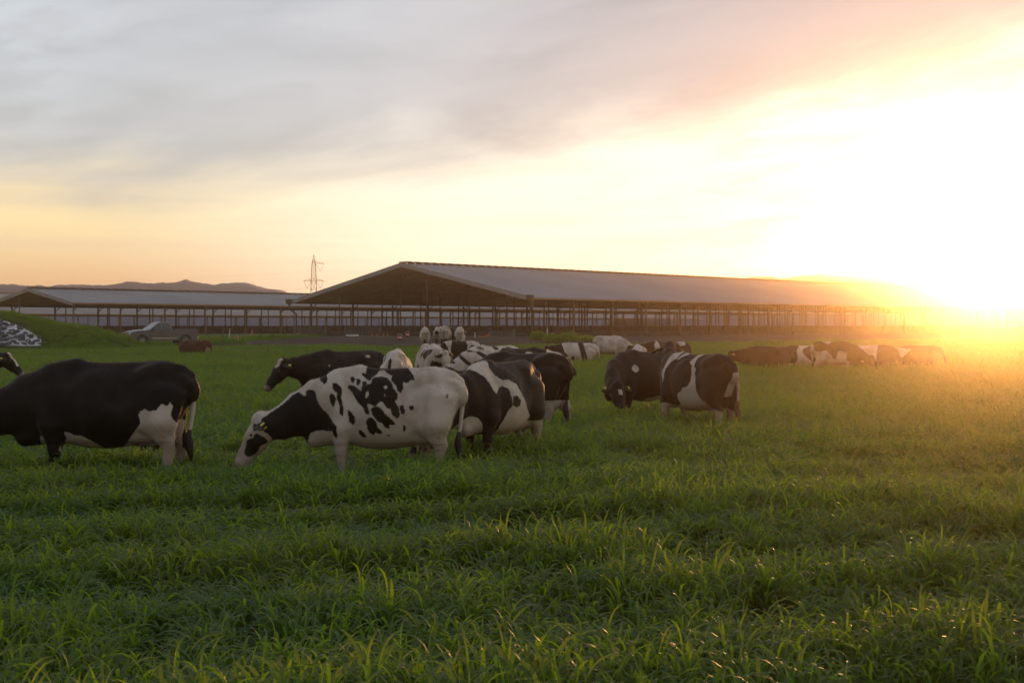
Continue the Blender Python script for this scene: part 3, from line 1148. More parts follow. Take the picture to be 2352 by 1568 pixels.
BLACKW = [
    [(-0.321, 0.876), (-0.34, 0.915), (-0.405, 0.953), (-0.457, 0.921), (-0.547, 0.934), (-0.599, 1.005), (-0.625, 1.012), (-0.663, 0.986), (-0.715, 1.031), (-0.741, 0.979), (-0.721, 0.902), (-0.741, 0.824), (-0.786, 0.773), (-0.773, 0.669), (-0.754, 0.592), (-0.754, 0.54), (-0.76, 0.437), (-0.805, 0.404), (-0.857, 0.359), (-0.857, -0.028), (-0.547, -0.028), (-0.573, 0.424), (-0.534, 0.488), (-0.392, 0.475), (-0.263, 0.514), (-0.159, 0.475), (-0.03, 0.443), (-0.134, 0.514), (-0.211, 0.605), (-0.289, 0.708), (-0.353, 0.773), (-0.34, 0.824)],
    [(0.629, 0.663), (0.551, 0.65), (0.5, 0.618), (0.422, 0.618), (0.306, 0.566), (0.228, 0.501), (0.177, 0.469), (0.177, 0.411), (0.422, 0.411), (0.693, 0.411), (0.693, 0.463), (0.616, 0.579)],
    [(0.952, 0.598), (0.906, 0.605), (0.894, 0.54), (0.913, 0.488), (0.971, 0.43), (0.965, 0.514)],
]
BANDW = [
    [(0.839, 1.353), (0.67, 1.484), (0.479, 1.484), (0.522, 1.379), (0.458, 1.274), (0.352, 1.208), (0.247, 1.208), (0.098, 1.149), (0.035, 1.024), (-0.071, 0.879), (-0.219, 0.748), (-0.346, 0.669), (-0.325, 0.59), (-0.346, 0.511), (-0.113, 0.327), (0.098, 0.327), (0.352, 0.327), (0.395, 0.59), (0.331, 0.787), (0.268, 0.84), (0.268, 0.958), (0.31, 1.09), (0.416, 1.129), (0.5, 1.103), (0.585, 1.024), (0.649, 1.076), (0.712, 1.247)],
]
BANDB = [
    [(0.247, 0.978), (0.141, 0.984), (0.077, 0.919), (0.098, 0.84), (0.162, 0.82), (0.268, 0.859)],
]
HIPW = [
    [(0.437, 1.659), (0.314, 1.659), (0.306, 1.548), (0.437, 1.375), (0.545, 1.301), (0.637, 1.178), (0.637, 1.03), (0.66, 0.919), (0.691, 1.005), (0.753, 1.129), (0.73, 1.227), (0.653, 1.4), (0.56, 1.536)],
    [(0.16, 1.585), (0.099, 1.56), (0.206, 1.449), (0.437, 1.332), (0.36, 1.425)],
    [(-0.04, 1.523), (-0.271, 1.523), (-0.132, 1.437), (-0.047, 1.394), (-0.04, 1.351), (-0.086, 1.227), (-0.163, 1.203), (-0.148, 1.129), (-0.194, 1.055), (-0.271, 0.931), (-0.301, 0.783), (-0.348, 0.66), (-0.425, 0.616), (-0.486, 0.66), (-0.532, 0.228), (-0.44, 0.018), (-0.255, 0.018), (-0.194, 0.326), (0.253, 0.388), (0.268, 0.697), (0.299, 0.777), (0.222, 0.771), (0.129, 0.857), (0.037, 0.863), (-0.04, 0.894), (-0.063, 1.005), (-0.055, 1.129), (0.006, 1.252), (0.145, 1.314), (0.083, 1.4)],
]


# ------------------------------------------------------------------ cows
def smin(a, b, k):
    h = np.maximum(k - np.abs(a - b), 0.0) / k
    return np.minimum(a, b) - h * h * k * 0.25


def ell(q0, q1, q2, r0, r1, r2):
    k0 = np.sqrt((q0 / r0) ** 2 + (q1 / r1) ** 2 + (q2 / r2) ** 2)
    k1 = np.sqrt((q0 / r0 ** 2) ** 2 + (q1 / r1 ** 2) ** 2 + (q2 / r2 ** 2) ** 2) + 1e-6
    return k0 * (k0 - 1.0) / k1


def cap(P, A, B, ra, rb, lat):
    """Tapered capsule with an elliptical section; ra, rb = (in-plane half size, lateral half size)."""
    A = np.array(A, float)
    B = np.array(B, float)
    d = B - A
    L = np.linalg.norm(d) + 1e-9
    f = d / L
    lat = np.array(lat, float)
    lat = lat - f * lat.dot(f)
    n = np.linalg.norm(lat)
    lat = lat / n if n > 1e-4 else np.array((1.0, 0, 0))
    u = np.cross(f, lat)
    X = P - A
    t = X @ f
    tc = np.clip(t / L, 0, 1)
    h = ra[0] + (rb[0] - ra[0]) * tc
    w = ra[1] + (rb[1] - ra[1]) * tc
    return ell(t - tc * L, X @ u, X @ lat, np.minimum(h, w), h, w)


TX = np.array([-0.90, -0.82, -0.70, -0.50, -0.25, 0.0, 0.25, 0.5, 0.70, 0.82])
TT = np.array([1.27, 1.36, 1.415, 1.435, 1.43, 1.425, 1.43, 1.44, 1.39, 1.27])
TB = np.array([1.02, 0.80, 0.64, 0.53, 0.45, 0.41, 0.42, 0.47, 0.50, 0.62])
TW = np.array([0.10, 0.165, 0.21, 0.245, 0.305, 0.345, 0.34, 0.275, 0.22, 0.16])


def torso(P, dz):
    x = P[:, 0]
    xc = np.clip(x, -0.88, 0.80)
    fine = np.linspace(-0.9, 0.82, 200)

    def sm(Y):
        y = np.interp(fine, TX, Y)
        ker = np.ones(17) / 17
        return np.convolve(np.pad(y, 8, mode='edge'), ker, 'valid')
    zt = np.interp(xc, fine, sm(TT)) + dz
    zb = np.interp(xc, fine, sm(TB)) + dz
    w = np.interp(xc, fine, sm(TW))
    zc, h = (zt + zb) / 2, (zt - zb) / 2
    r = np.clip((P[:, 2] - zc) / h, -1, 1)
    w = w * (1.0 - 0.20 * np.clip(r, 0, 1) + 0.08 * np.clip(-r, 0, 0.6))
    return ell(x - xc, P[:, 1], P[:, 2] - zc, np.minimum(w, 0.16), w, h)


NECKS = {
    'graze': ([(0.62, 1.03, 0.38, 0.25), (0.90, 0.955, 0.355, 0.20), (1.15, 0.86, 0.285, 0.15), (1.40, 0.745, 0.205, 0.118), (1.60, 0.71, 0.17, 0.11)], (0.53, -0.85)),
    'low': ([(0.62, 1.05, 0.35, 0.25), (0.88, 1.10, 0.30, 0.18), (1.14, 1.12, 0.215, 0.13), (1.34, 1.13, 0.165, 0.11)], (0.66, -0.75)),
    'up': ([(0.62, 1.08, 0.34, 0.25), (0.84, 1.20, 0.29, 0.17), (1.03, 1.36, 0.21, 0.13), (1.16, 1.47, 0.16, 0.11)], (0.80, -0.60)),
}
HS = 1.13            # head scale


def cow_prims(sp):
    pose = sp.get('pose', 'graze')
    lying = sp.get('lying', False)
    dz = -0.43 if lying else 0.0
    bend = R(sp.get('bend', 0))
    pr = []                      # (function, bbox centre/radius points, k)

    def add(A, B, ra, rb, k, lat=(0, 1, 0)):
        m = max(ra[0], ra[1], rb[0], rb[1]) + k + 0.05
        lo = np.minimum(A, B) - m
        hi = np.maximum(A, B) + m
        pr.append((lambda P, A=A, B=B, ra=ra, rb=rb, lat=lat: cap(P, A, B, ra, rb, lat), lo, hi, k))

    pr.append((lambda P: torso(P, dz), np.array((-1.2, -0.55, 0.2 + dz)), np.array((1.1, 0.55, 1.6)), 0.02))
    # bony landmarks
    for s in (-1, 1):
        add((-0.56, 0.09 * s, 1.345 + dz), (-0.40, 0.165 * s, 1.305 + dz), (0.075, 0.06), (0.07, 0.055), 0.15)
        add((-0.83, 0.10 * s, 1.24 + dz), (-0.85, 0.10 * s, 1.20 + dz), (0.07, 0.06), (0.07, 0.06), 0.08)
        add((0.30, 0.17 * s, 1.10 + dz), (0.05, 0.24 * s, 0.85 + dz), (0.25, 0.10), (0.22, 0.10), 0.12)
    add((-0.80, 0, 1.385 + dz), (0.35, 0, 1.42 + dz), (0.035, 0.04), (0.04, 0.045), 0.09)
    add((0.40, 0, 1.40 + dz), (0.66, 0, 1.34 + dz), (0.075, 0.07), (0.09, 0.09), 0.12)
    add((-0.84, 0, 1.32 + dz), (-0.90, 0, 1.30 + dz), (0.06, 0.05), (0.045, 0.04), 0.07)
    # hollow of the flank in front of the hip, filled by subtracting
    for s in (-1, 1):
        A = np.array((-0.24, 0.355 * s, 1.17 + dz))
        B = np.array((-0.14, 0.39 * s, 1.02 + dz))
        pr.append((lambda P, A=A, B=B: cap(P, A, B, (0.12, 0.11), (0.11, 0.10), (0, 1, 0)), A - 0.3, B + 0.3, -0.10))
    # brisket
    bx = 0.08 if pose == 'graze' else 0.0
    add((0.70, 0, 0.66 + dz), (0.92 + bx, 0, 0.56 + dz), (0.19, 0.17), (0.13, 0.09), 0.12)
    # neck
    pts, hd = NECKS[pose]
    n = len(pts)
    P3, ang = [], []
    for i, (x, z, h, w) in enumerate(pts):
        P3.append((x, z + dz * (1.0 if not lying else 1.0), h, w))
        ang.append(bend * i / (n - 1))
    cur = np.array((0.62, 0.0))
    nodes = []
    for i in range(n):
        if i:
            a = ang[i]
            step = P3[i][0] - P3[i - 1][0]
            cur = cur + step * np.array((math.cos(a), math.sin(a)))
        nodes.append((np.array((cur[0], cur[1], P3[i][1])), P3[i][2], P3[i][3], ang[i]))
    for i in range(n - 1):
        A, h0, w0, a0 = nodes[i]
        B, h1, w1, a1 = nodes[i + 1]
        am = (a0 + a1) / 2
        add(A, B, (h0, w0), (h1, w1), 0.10 if i == 0 else 0.05, (-math.sin(am), math.cos(am), 0))
    # head
    a = bend + R(sp.get('head_yaw', 0))
    hp = hd if 'head_dir' not in sp else sp['head_dir']
    f = np.array((hp[0] * math.cos(a), hp[0] * math.sin(a), hp[1]))
    f /= np.linalg.norm(f)
    lat = np.array((-math.sin(a), math.cos(a), 0.0))
    up = np.cross(f, lat)        # forehead side
    O = nodes[-1][0] + f * 0.0 + np.array((0, 0, 0.03))

    def hpnt(x, u, l=0.0):
        return O + f * x * HS + up * u * HS + lat * l * HS
    add(hpnt(0.0, 0.0), hpnt(0.20, 0.0), (0.135 * HS, 0.105 * HS), (0.13 * HS, 0.115 * HS), 0.06, lat)
    add(hpnt(0.16, 0.0), hpnt(0.42, 0.005), (0.12 * HS, 0.095 * HS), (0.088 * HS, 0.07 * HS), 0.05, lat)
    add(hpnt(0.42, -0.01), hpnt(0.53, -0.012), (0.085 * HS, 0.075 * HS), (0.075 * HS, 0.082 * HS), 0.04, lat)
    add(hpnt(0.10, -0.07), hpnt(0.30, -0.075), (0.10 * HS, 0.075 * HS), (0.06 * HS, 0.055 * HS), 0.05, lat)
    add(hpnt(-0.05, 0.10), hpnt(0.0, 0.115), (0.05 * HS, 0.06 * HS), (0.05 * HS, 0.06 * HS), 0.06, lat)
    for s in (-1, 1):
        add(hpnt(0.15, 0.075, 0.085 * s), hpnt(0.20, 0.06, 0.088 * s), (0.035 * HS, 0.03 * HS), (0.03 * HS, 0.025 * HS), 0.03, lat)
        add(hpnt(0.50, 0.045, 0.05 * s), hpnt(0.54, 0.03, 0.05 * s), (0.025 * HS, 0.02 * HS), (0.025 * HS, 0.02 * HS), 0.03, lat)
    # legs
    st = sp.get('stance', (0.05, -0.08, 0.06, -0.10))
    if not lying:
        for s, fx in ((1, st[0]), (-1, st[1])):
            add((0.60, 0.15 * s, 1.08), (0.60, 0.20 * s, 0.72), (0.21, 0.115), (0.15, 0.10), 0.06)
            add((0.61, 0.195 * s, 0.70), (0.62 + fx * 0.6, 0.185 * s, 0.40), (0.115, 0.085), (0.072, 0.062), 0.08)
            add((0.62 + fx * 0.6, 0.185 * s, 0.41), (0.62 + fx, 0.18 * s, 0.12), (0.06, 0.055), (0.05, 0.046), 0.04)
            add((0.63 + fx, 0.18 * s, 0.10), (0.67 + fx, 0.18 * s, 0.045), (0.058, 0.055), (0.07, 0.065), 0.03)
        for s, fx in ((1, st[2]), (-1, st[3])):
            add((-0.60, 0.17 * s, 1.08), (-0.57, 0.215 * s, 0.74), (0.265, 0.135), (0.22, 0.125), 0.085)
            add((-0.56 + fx * 0.2, 0.21 * s, 0.76), (-0.72 + fx * 0.7, 0.20 * s, 0.47), (0.185, 0.10), (0.088, 0.055), 0.08)
            add((-0.72 + fx * 0.7, 0.20 * s, 0.48), (-0.69 + fx, 0.20 * s, 0.13), (0.075, 0.055), (0.055, 0.048), 0.04)
            add((-0.68 + fx, 0.20 * s, 0.11), (-0.63 + fx, 0.20 * s, 0.045), (0.06, 0.055), (0.072, 0.065), 0.03)
        add((-0.34, 0, 0.62), (-0.54, 0, 0.60), (0.17, 0.165), (0.175, 0.17), 0.06)
        for s in (-1, 1):
            for q in (-0.36, -0.50):
                add((q, 0.08 * s, 0.47), (q, 0.085 * s, 0.395), (0.024, 0.024), (0.016, 0.016), 0.03)
    else:
        for s in (-1, 1):
            add((0.58, 0.17 * s, 0.60), (0.62, 0.24 * s, 0.28), (0.20, 0.10), (0.14, 0.09), 0.10)
            add((0.60, 0.24 * s, 0.26), (0.92, 0.25 * s, 0.14), (0.10, 0.08), (0.07, 0.06), 0.06)
            add((0.92, 0.25 * s, 0.13), (0.66, 0.30 * s, 0.07), (0.06, 0.055), (0.05, 0.05), 0.04)
            add((-0.60, 0.19 * s, 0.62), (-0.42, 0.30 * s, 0.36), (0.25, 0.13), (0.24, 0.13), 0.10)
            add((-0.42, 0.31 * s, 0.34), (-0.12, 0.38 * s, 0.18), (0.20, 0.10), (0.11, 0.07), 0.08)
            add((-0.14, 0.40 * s, 0.13), (-0.50, 0.43 * s, 0.07), (0.085, 0.065), (0.055, 0.05), 0.05)
    return pr, dict(O=O, f=f, up=up, lat=lat)


def surface_nets(D, org, h):
    nx, ny, nz = D.shape
    S = D < 0
    cnt = np.zeros((nx - 1, ny - 1, nz - 1), np.int16)
    acc = np.zeros((nx - 1, ny - 1, nz - 1, 3), np.float32)
    corners = [(i, j, k) for i in (0, 1) for j in (0, 1) for k in (0, 1)]

    def sub(A, c):
        return A[c[0]:c[0] + nx - 1, c[1]:c[1] + ny - 1, c[2]:c[2] + nz - 1]
    for a in corners:
        for ax in range(3):
            if a[ax] == 0:
                b = list(a)
                b[ax] = 1
                da, db = sub(D, a), sub(D, b)
                cr = sub(S, a) != sub(S, b)
                if not cr.any():
                    continue
                t = np.where(cr, da / np.where(cr, da - db, 1.0), 0.0)
                cnt += cr
                for q in range(3):
                    acc[..., q] += np.where(cr, a[q] + (t if q == ax else 0.0), 0.0)
    act = cnt > 0
    idx = -np.ones(act.shape, np.int64)
    ii = np.argwhere(act)
    idx[act] = np.arange(len(ii))
    V = (ii + acc[act] / cnt[act][:, None]) * h + org
    faces = []
    for ax in range(3):
        o1, o2 = (ax + 1) % 3, (ax + 2) % 3
        sl0 = [slice(None)] * 3
        sl1 = [slice(None)] * 3
        sl0[ax] = slice(0, -1)
        sl1[ax] = slice(1, None)
        a, b = S[tuple(sl0)], S[tuple(sl1)]
        e = np.argwhere(a != b)
        inside = a[tuple(e.T)]
        ok = (e[:, o1] > 0) & (e[:, o2] > 0) & (e[:, o1] < D.shape[o1] - 1) & (e[:, o2] < D.shape[o2] - 1)
        e, inside = e[ok], inside[ok]
        q = []
        for d1, d2 in ((0, 0), (-1, 0), (-1, -1), (0, -1)):
            c = e.copy()
            c[:, o1] += d1
            c[:, o2] += d2
            q.append(idx[tuple(c.T)])
        q = np.stack(q, 1)
        q[~inside] = q[~inside][:, ::-1]
        faces.append(q)
    Fq = np.concatenate(faces)
    return V, Fq


def relax(V, Fq, it=1, lam=0.5):
    E = np.concatenate([Fq[:, [0, 1]], Fq[:, [1, 2]], Fq[:, [2, 3]], Fq[:, [3, 0]]])
    for _ in range(it):
        s = np.zeros_like(V)
        c = np.zeros(len(V))
        for k in range(3):
            s[:, k] = np.bincount(E[:, 0], V[E[:, 1], k], len(V)) + np.bincount(E[:, 1], V[E[:, 0], k], len(V))
        c = np.bincount(E[:, 0], minlength=len(V)) + np.bincount(E[:, 1], minlength=len(V))
        V = V + lam * (s / np.maximum(c, 1)[:, None] - V)
    return V


# -- hide pattern helpers: positive = dark
def poly_sd(x, z, poly):
    p = np.array(poly)
    q = np.roll(p, -1, axis=0)
    d2 = np.full(x.shape, 1e9)
    ins = np.zeros(x.shape, bool)
    for (ax, az), (bx, bz) in zip(p, q):
        ex, ez = bx - ax, bz - az
        wx, wz = x - ax, z - az
        t = np.clip((wx * ex + wz * ez) / (ex * ex + ez * ez + 1e-12), 0, 1)
        d2 = np.minimum(d2, (wx - ex * t) ** 2 + (wz - ez * t) ** 2)
        c = ((az > z) != (bz > z))
        with np.errstate(divide='ignore', invalid='ignore'):
            xi = ax + (z - az) / (bz - az if bz != az else 1e-9) * ex
        ins ^= c & (x < xi)
    d = np.sqrt(d2)
    return np.where(ins, d, -d)


def polys_sd(x, z, polys):
    r = np.full(x.shape, -9.0)
    for p in polys:
        r = np.maximum(r, poly_sd(x, z, p))
    return r


def waves(P, seed, freq, stretch=(1, 1, 0.7)):
    g = np.random.default_rng(seed)
    s = np.zeros(len(P))
    Q = P * np.array(stretch)
    for k in range(14):
        d = g.normal(size=3)
        d /= np.linalg.norm(d)
        fr = freq * g.uniform(0.6, 1.9)
        s += np.sin(Q @ d * fr + g.uniform(0, 6.28)) / math.sqrt(fr / freq)
    return s / 3.0


def blob(P, c, r):
    """Dark ellipsoid patch centred at c."""
    q = (P - np.array(c)) / np.array(r)
    return (1 - np.sqrt((q ** 2).sum(1))) * min(r)


def head_side(H):
    return (H[:, 0] > -0.06) & (np.hypot(H[:, 1], H[:, 2]) < 0.28) & (H[:, 0] < 0.8)


def blaze(H, w=0.035, x0=-0.02, x1=0.3):
    """White mark down the forehead (positive inside)."""
    return np.minimum(np.minimum(w - np.abs(H[:, 2]), np.minimum(H[:, 0] - x0, x1 - H[:, 0])), H[:, 1] - 0.02)


def pat_noise(seed, thr, freq=5.0, stretch=(1, 1, 0.7), legs=0.62, head='black', mark=True, neck_dark=False, belly=True):
    def fn(P, H, part):
        c = (waves(P, seed, freq, stretch) - thr) * 0.9 / freq
        if neck_dark:
            c = np.maximum(c, P[:, 0] - 0.55 + 0.1 * waves(P, seed + 5, 8.0))
        if legs:
            c = np.minimum(c, P[:, 2] - legs + 0.08 * waves(P, seed + 3, 9.0))
        hs = head_side(H)
        if head == 'black':
            hc = np.full(len(P), 0.1)
            if mark:
                hc = -blaze(H)
            c = np.where(hs, hc, c)
        elif head == 'white':
            c = np.where(hs, np.maximum(0.06 - np.hypot(H[:, 0] - 0.17, H[:, 1] - 0.03), -0.1) if mark else -0.1, c)
        return np.where(part == 1, 0.1 if head == 'black' else -0.1, c)
    return fn


def pat_spot(P, H, part):
    face = [(1.69 + (x - 1.72) * 0.78, 0.47 + (z - 0.45) * 0.78) for x, z in SPOT[1]]
    c = polys_sd(P[:, 0], P[:, 2], SPOT[:1] + [face] + SPOT[2:])
    c = np.minimum(c, -polys_sd(P[:, 0], P[:, 2], SPOT_HOLES))
    c = np.where(part == 1, 0.1, c)
    return np.where(part == 2, -0.1, c)


def pat_blackw(P, H, part):
    c = -polys_sd((P[:, 0] + 0.87) * 1.12 - 0.87, P[:, 2] * 1.05, BLACKW)
    c = np.where(part == 1, 0.1, c)
    return np.where(part == 2, np.where(P[:, 2] < 0.95, -0.1, 0.1), c)


def pat_band(P, H, part):
    c = np.minimum(-polys_sd(P[:, 0], P[:, 2], BANDW), 99)
    c = np.maximum(c, polys_sd(P[:, 0], P[:, 2], BANDB))
    c = np.minimum(c, np.where(P[:, 0] < -0.2, P[:, 2] - 0.60, 1))
    c = np.minimum(c, -blob(P, (0.98, 0, 0.52), (0.26, 0.3, 0.24)))
    return np.where(part == 2, -0.1, c)


def pat_hip(P, H, part):
    band = [(-0.16 + (x + 0.12) * (0.7 if z > 0.7 else 0.95), z) for x, z in HIPW[2]]
    c = -polys_sd(P[:, 0], P[:, 2], HIPW[:2] + [band])
    c = np.minimum(c, P[:, 2] - 0.52 + 0.05 * waves(P, 4, 9.0))
    rear = np.abs(P[:, 1]) - 0.10
    c = np.where((P[:, 0] < -0.74) & (P[:, 2] < 1.15), np.minimum(c, rear + 0.03 * waves(P, 9, 8.0)), c)
    c = np.where(head_side(H), 0.1, c)
    c = np.where(part == 1, 0.1, c)
    return np.where(part == 2, np.where(P[:, 2] > 1.1, 0.1, -0.1), c)


def pat_black(white=(), legs=None, head_mark=None, brown=False):
    def fn(P, H, part):
        c = np.full(len(P), 0.1)
        for ctr, r in white:
            c = np.minimum(c, -blob(P + 0.012 * waves(P, 3, 30.0)[:, None], ctr, r))
        if legs:
            c = np.minimum(c, np.where(P[:, 0] < 0.2, P[:, 2] - legs, P[:, 2] - 0.30) + 0.03 * waves(P, 8, 9.0))
        if head_mark:
            c = np.where(head_side(H), -blaze(H, *head_mark), c)
        c = np.where((H[:, 0] > 0.54) & head_side(H) & (H[:, 1] > 0.0), -0.05, c)
        return np.where(part == 1, 0.1, c)
    return fn


def pat_rear_white(P, H, part):
    """White cow with dark bands arching over the loin on both sides of the spine."""
    ay = np.abs(P[:, 1])
    c = 0.045 - np.abs(P[:, 0] + 0.52 + 0.9 * (ay - 0.16)) + 0.012 * waves(P, 5, 14.0)
    c = np.minimum(c, ay - 0.06)
    c = np.minimum(c, 0.36 - ay)
    s = 0.035 - np.abs(P[:, 1] - 0.055 + 0.2 * (P[:, 0] + 0.85)) - np.maximum(0, P[:, 2] - 1.3)
    c = np.maximum(c, np.where(P[:, 0] < -0.7, s, -1))
    c = np.where(P[:, 2] < 0.75, -0.1, c)
    return np.where(part > 0, -0.1, c)


def pat_streak(seed, thr=0.75):
    def fn(P, H, part):
        Q = P @ np.array(((0.8, 0.0, 0.6), (0, 1, 0), (-0.6, 0, 0.8))).T
        c = (waves(Q, seed, 15.0, (0.45, 1, 1.6)) - thr) * 0.05
        c = np.minimum(c, P[:, 2] - 0.7)
        c = np.maximum(c, blob(P, (0.95, 0.0, 0.72), (0.30, 0.25, 0.26)) + 0.03 * waves(P, seed + 1, 9))
        c = np.where(head_side(H), -0.05, c)
        return np.where(part == 1, 0.1, c)
    return fn


def pat_heart(P, H, part):
    """Black middle, white quarters with one dark patch on the hip."""
    x, z = P[:, 0], P[:, 2]
    w = 0.05 * waves(P, 21, 9.0)
    c = np.minimum(0.36 - x + w, x + 0.30 + w)
    c = np.maximum(c, 0.15 - np.hypot((x - 0.72 - (z - 1.1) * 0.2) * 1.0, (z - 1.08) * 0.55) + w * 0.4)
    c = np.maximum(c, blob(P, (-0.60, 0.2, 1.13), (0.16, 0.4, 0.14)))
    c = np.minimum(c, z - 0.6 + w)
    return np.where(head_side(H), -blaze(H), c)


def pat_belt(P, H, part):
    """Black head and neck, white middle with a dark stripe behind the ribs."""
    x, z = P[:, 0], P[:, 2]
    w = 0.04 * waves(P, 31, 9.0)
    c = x - 0.52 - (z - 0.8) * 0.25 + w
    c = np.maximum(c, 0.11 - np.abs(x + 0.28 - (z - 0.8) * 0.15) + w)
    c = np.maximum(c, blob(P, (0.22, 0, 0.78), (0.09, 0.6, 0.12)))
    c = np.minimum(c, z - 0.20 + w)
    c = np.where(head_side(H), -blaze(H), c)
    return np.where(part == 1, 0.1, c)


def ear_mesh(frame, s, droop):
    O, f, up, lat = frame['O'], frame['f'], frame['up'], frame['lat']
    base = O + (f * 0.03 + up * 0.055 + lat * s * 0.095) * HS
    axis = lat * s * 0.93 - f * 0.05 - up * 0.30 * droop + np.array((0, 0, -0.12))
    axis /= np.linalg.norm(axis)
    wdir = f - axis * f.dot(axis)
    wdir = wdir + up * 0.5
    wdir -= axis * wdir.dot(axis)
    wdir /= np.linalg.norm(wdir)
    nd = np.cross(axis, wdir)
    n, m = 9, 10
    V, Fq = [], []
    Lr = 0.24
    for i in range(n):
        t = i / (n - 1)
        wv = 0.075 * math.sin(math.pi * (0.12 + 0.86 * t ** 0.85)) ** 0.8 + 0.004
        for k in range(m):
            a = 2 * math.pi * k / m
            cup = 0.03 * (math.cos(a) ** 2) * math.sin(math.pi * t)
            V.append(base + axis * Lr * t + wdir * wv * math.cos(a) + nd * (0.016 * math.sin(a) * (1 - 0.5 * t) - cup))
    for i in range(n - 1):
        for k in range(m):
            k2 = (k + 1) % m
            Fq.append((i * m + k, i * m + k2, (i + 1) * m + k2, (i + 1) * m + k))
    return np.array(V), np.array(Fq), base + axis * Lr * 0.55, axis, nd, wdir


def tube_np(pts, rads, m=8):
    b = MB().tube(pts, list(rads), m, cap=False)
    return np.array(b.v), np.array(b.f)


def add_hair(o, me, coat, part, warm):
    """Short coat hair along the back, neck ridge and belly that catches the low sun."""
    n = len(me.vertices)
    nr = np.empty(n * 3, np.float32)
    me.vertices.foreach_get('normal', nr)
    nr = nr.reshape(-1, 3)
    co = np.empty(n * 3, np.float32)
    me.vertices.foreach_get('co', co)
    co = co.reshape(-1, 3)
    g = np.random.default_rng(n)
    wgt = 0.25 + 1.6 * np.clip(nr[:, 2], 0, 1) ** 2 + 0.8 * np.clip(-nr[:, 0], 0, 1)
    wgt[(part == 2)] = 0.3
    wgt[co[:, 2] < 0.3] = 0
    k = g.choice(n, 9000, p=wgt / wgt.sum())
    p = co[k] + g.normal(0, 0.006, (len(k), 3)).astype(np.float32)
    d = nr[k] + g.normal(0, 0.35, (len(k), 3)) + np.array((-0.5, 0, -0.25))
    d /= np.linalg.norm(d, axis=1)[:, None]
    s = np.cross(d, g.normal(0, 1, (len(k), 3)))
    s /= np.linalg.norm(s, axis=1)[:, None]
    L = g.uniform(0.012, 0.026, len(k))[:, None]
    w = 0.0016
    v = np.stack([p - s * w - nr[k] * 0.003, p + s * w - nr[k] * 0.003, p + d * L], 1).reshape(-1, 3)
    hm = bpy.data.meshes.new('coat_hair')
    hm.from_pydata(v.tolist(), [], np.arange(len(v)).reshape(-1, 3).tolist())
    for nm, arr in (('coat', coat[k]), ('bare', np.zeros(len(k))), ('warm', warm[k])):
        a = hm.attributes.new(nm, 'FLOAT', 'POINT')
        a.data.foreach_set('value', np.repeat(np.asarray(arr, np.float32), 3))
    h = link('coat_hair', hm, o, M['hide'])
    h['kind'] = 'stuff'


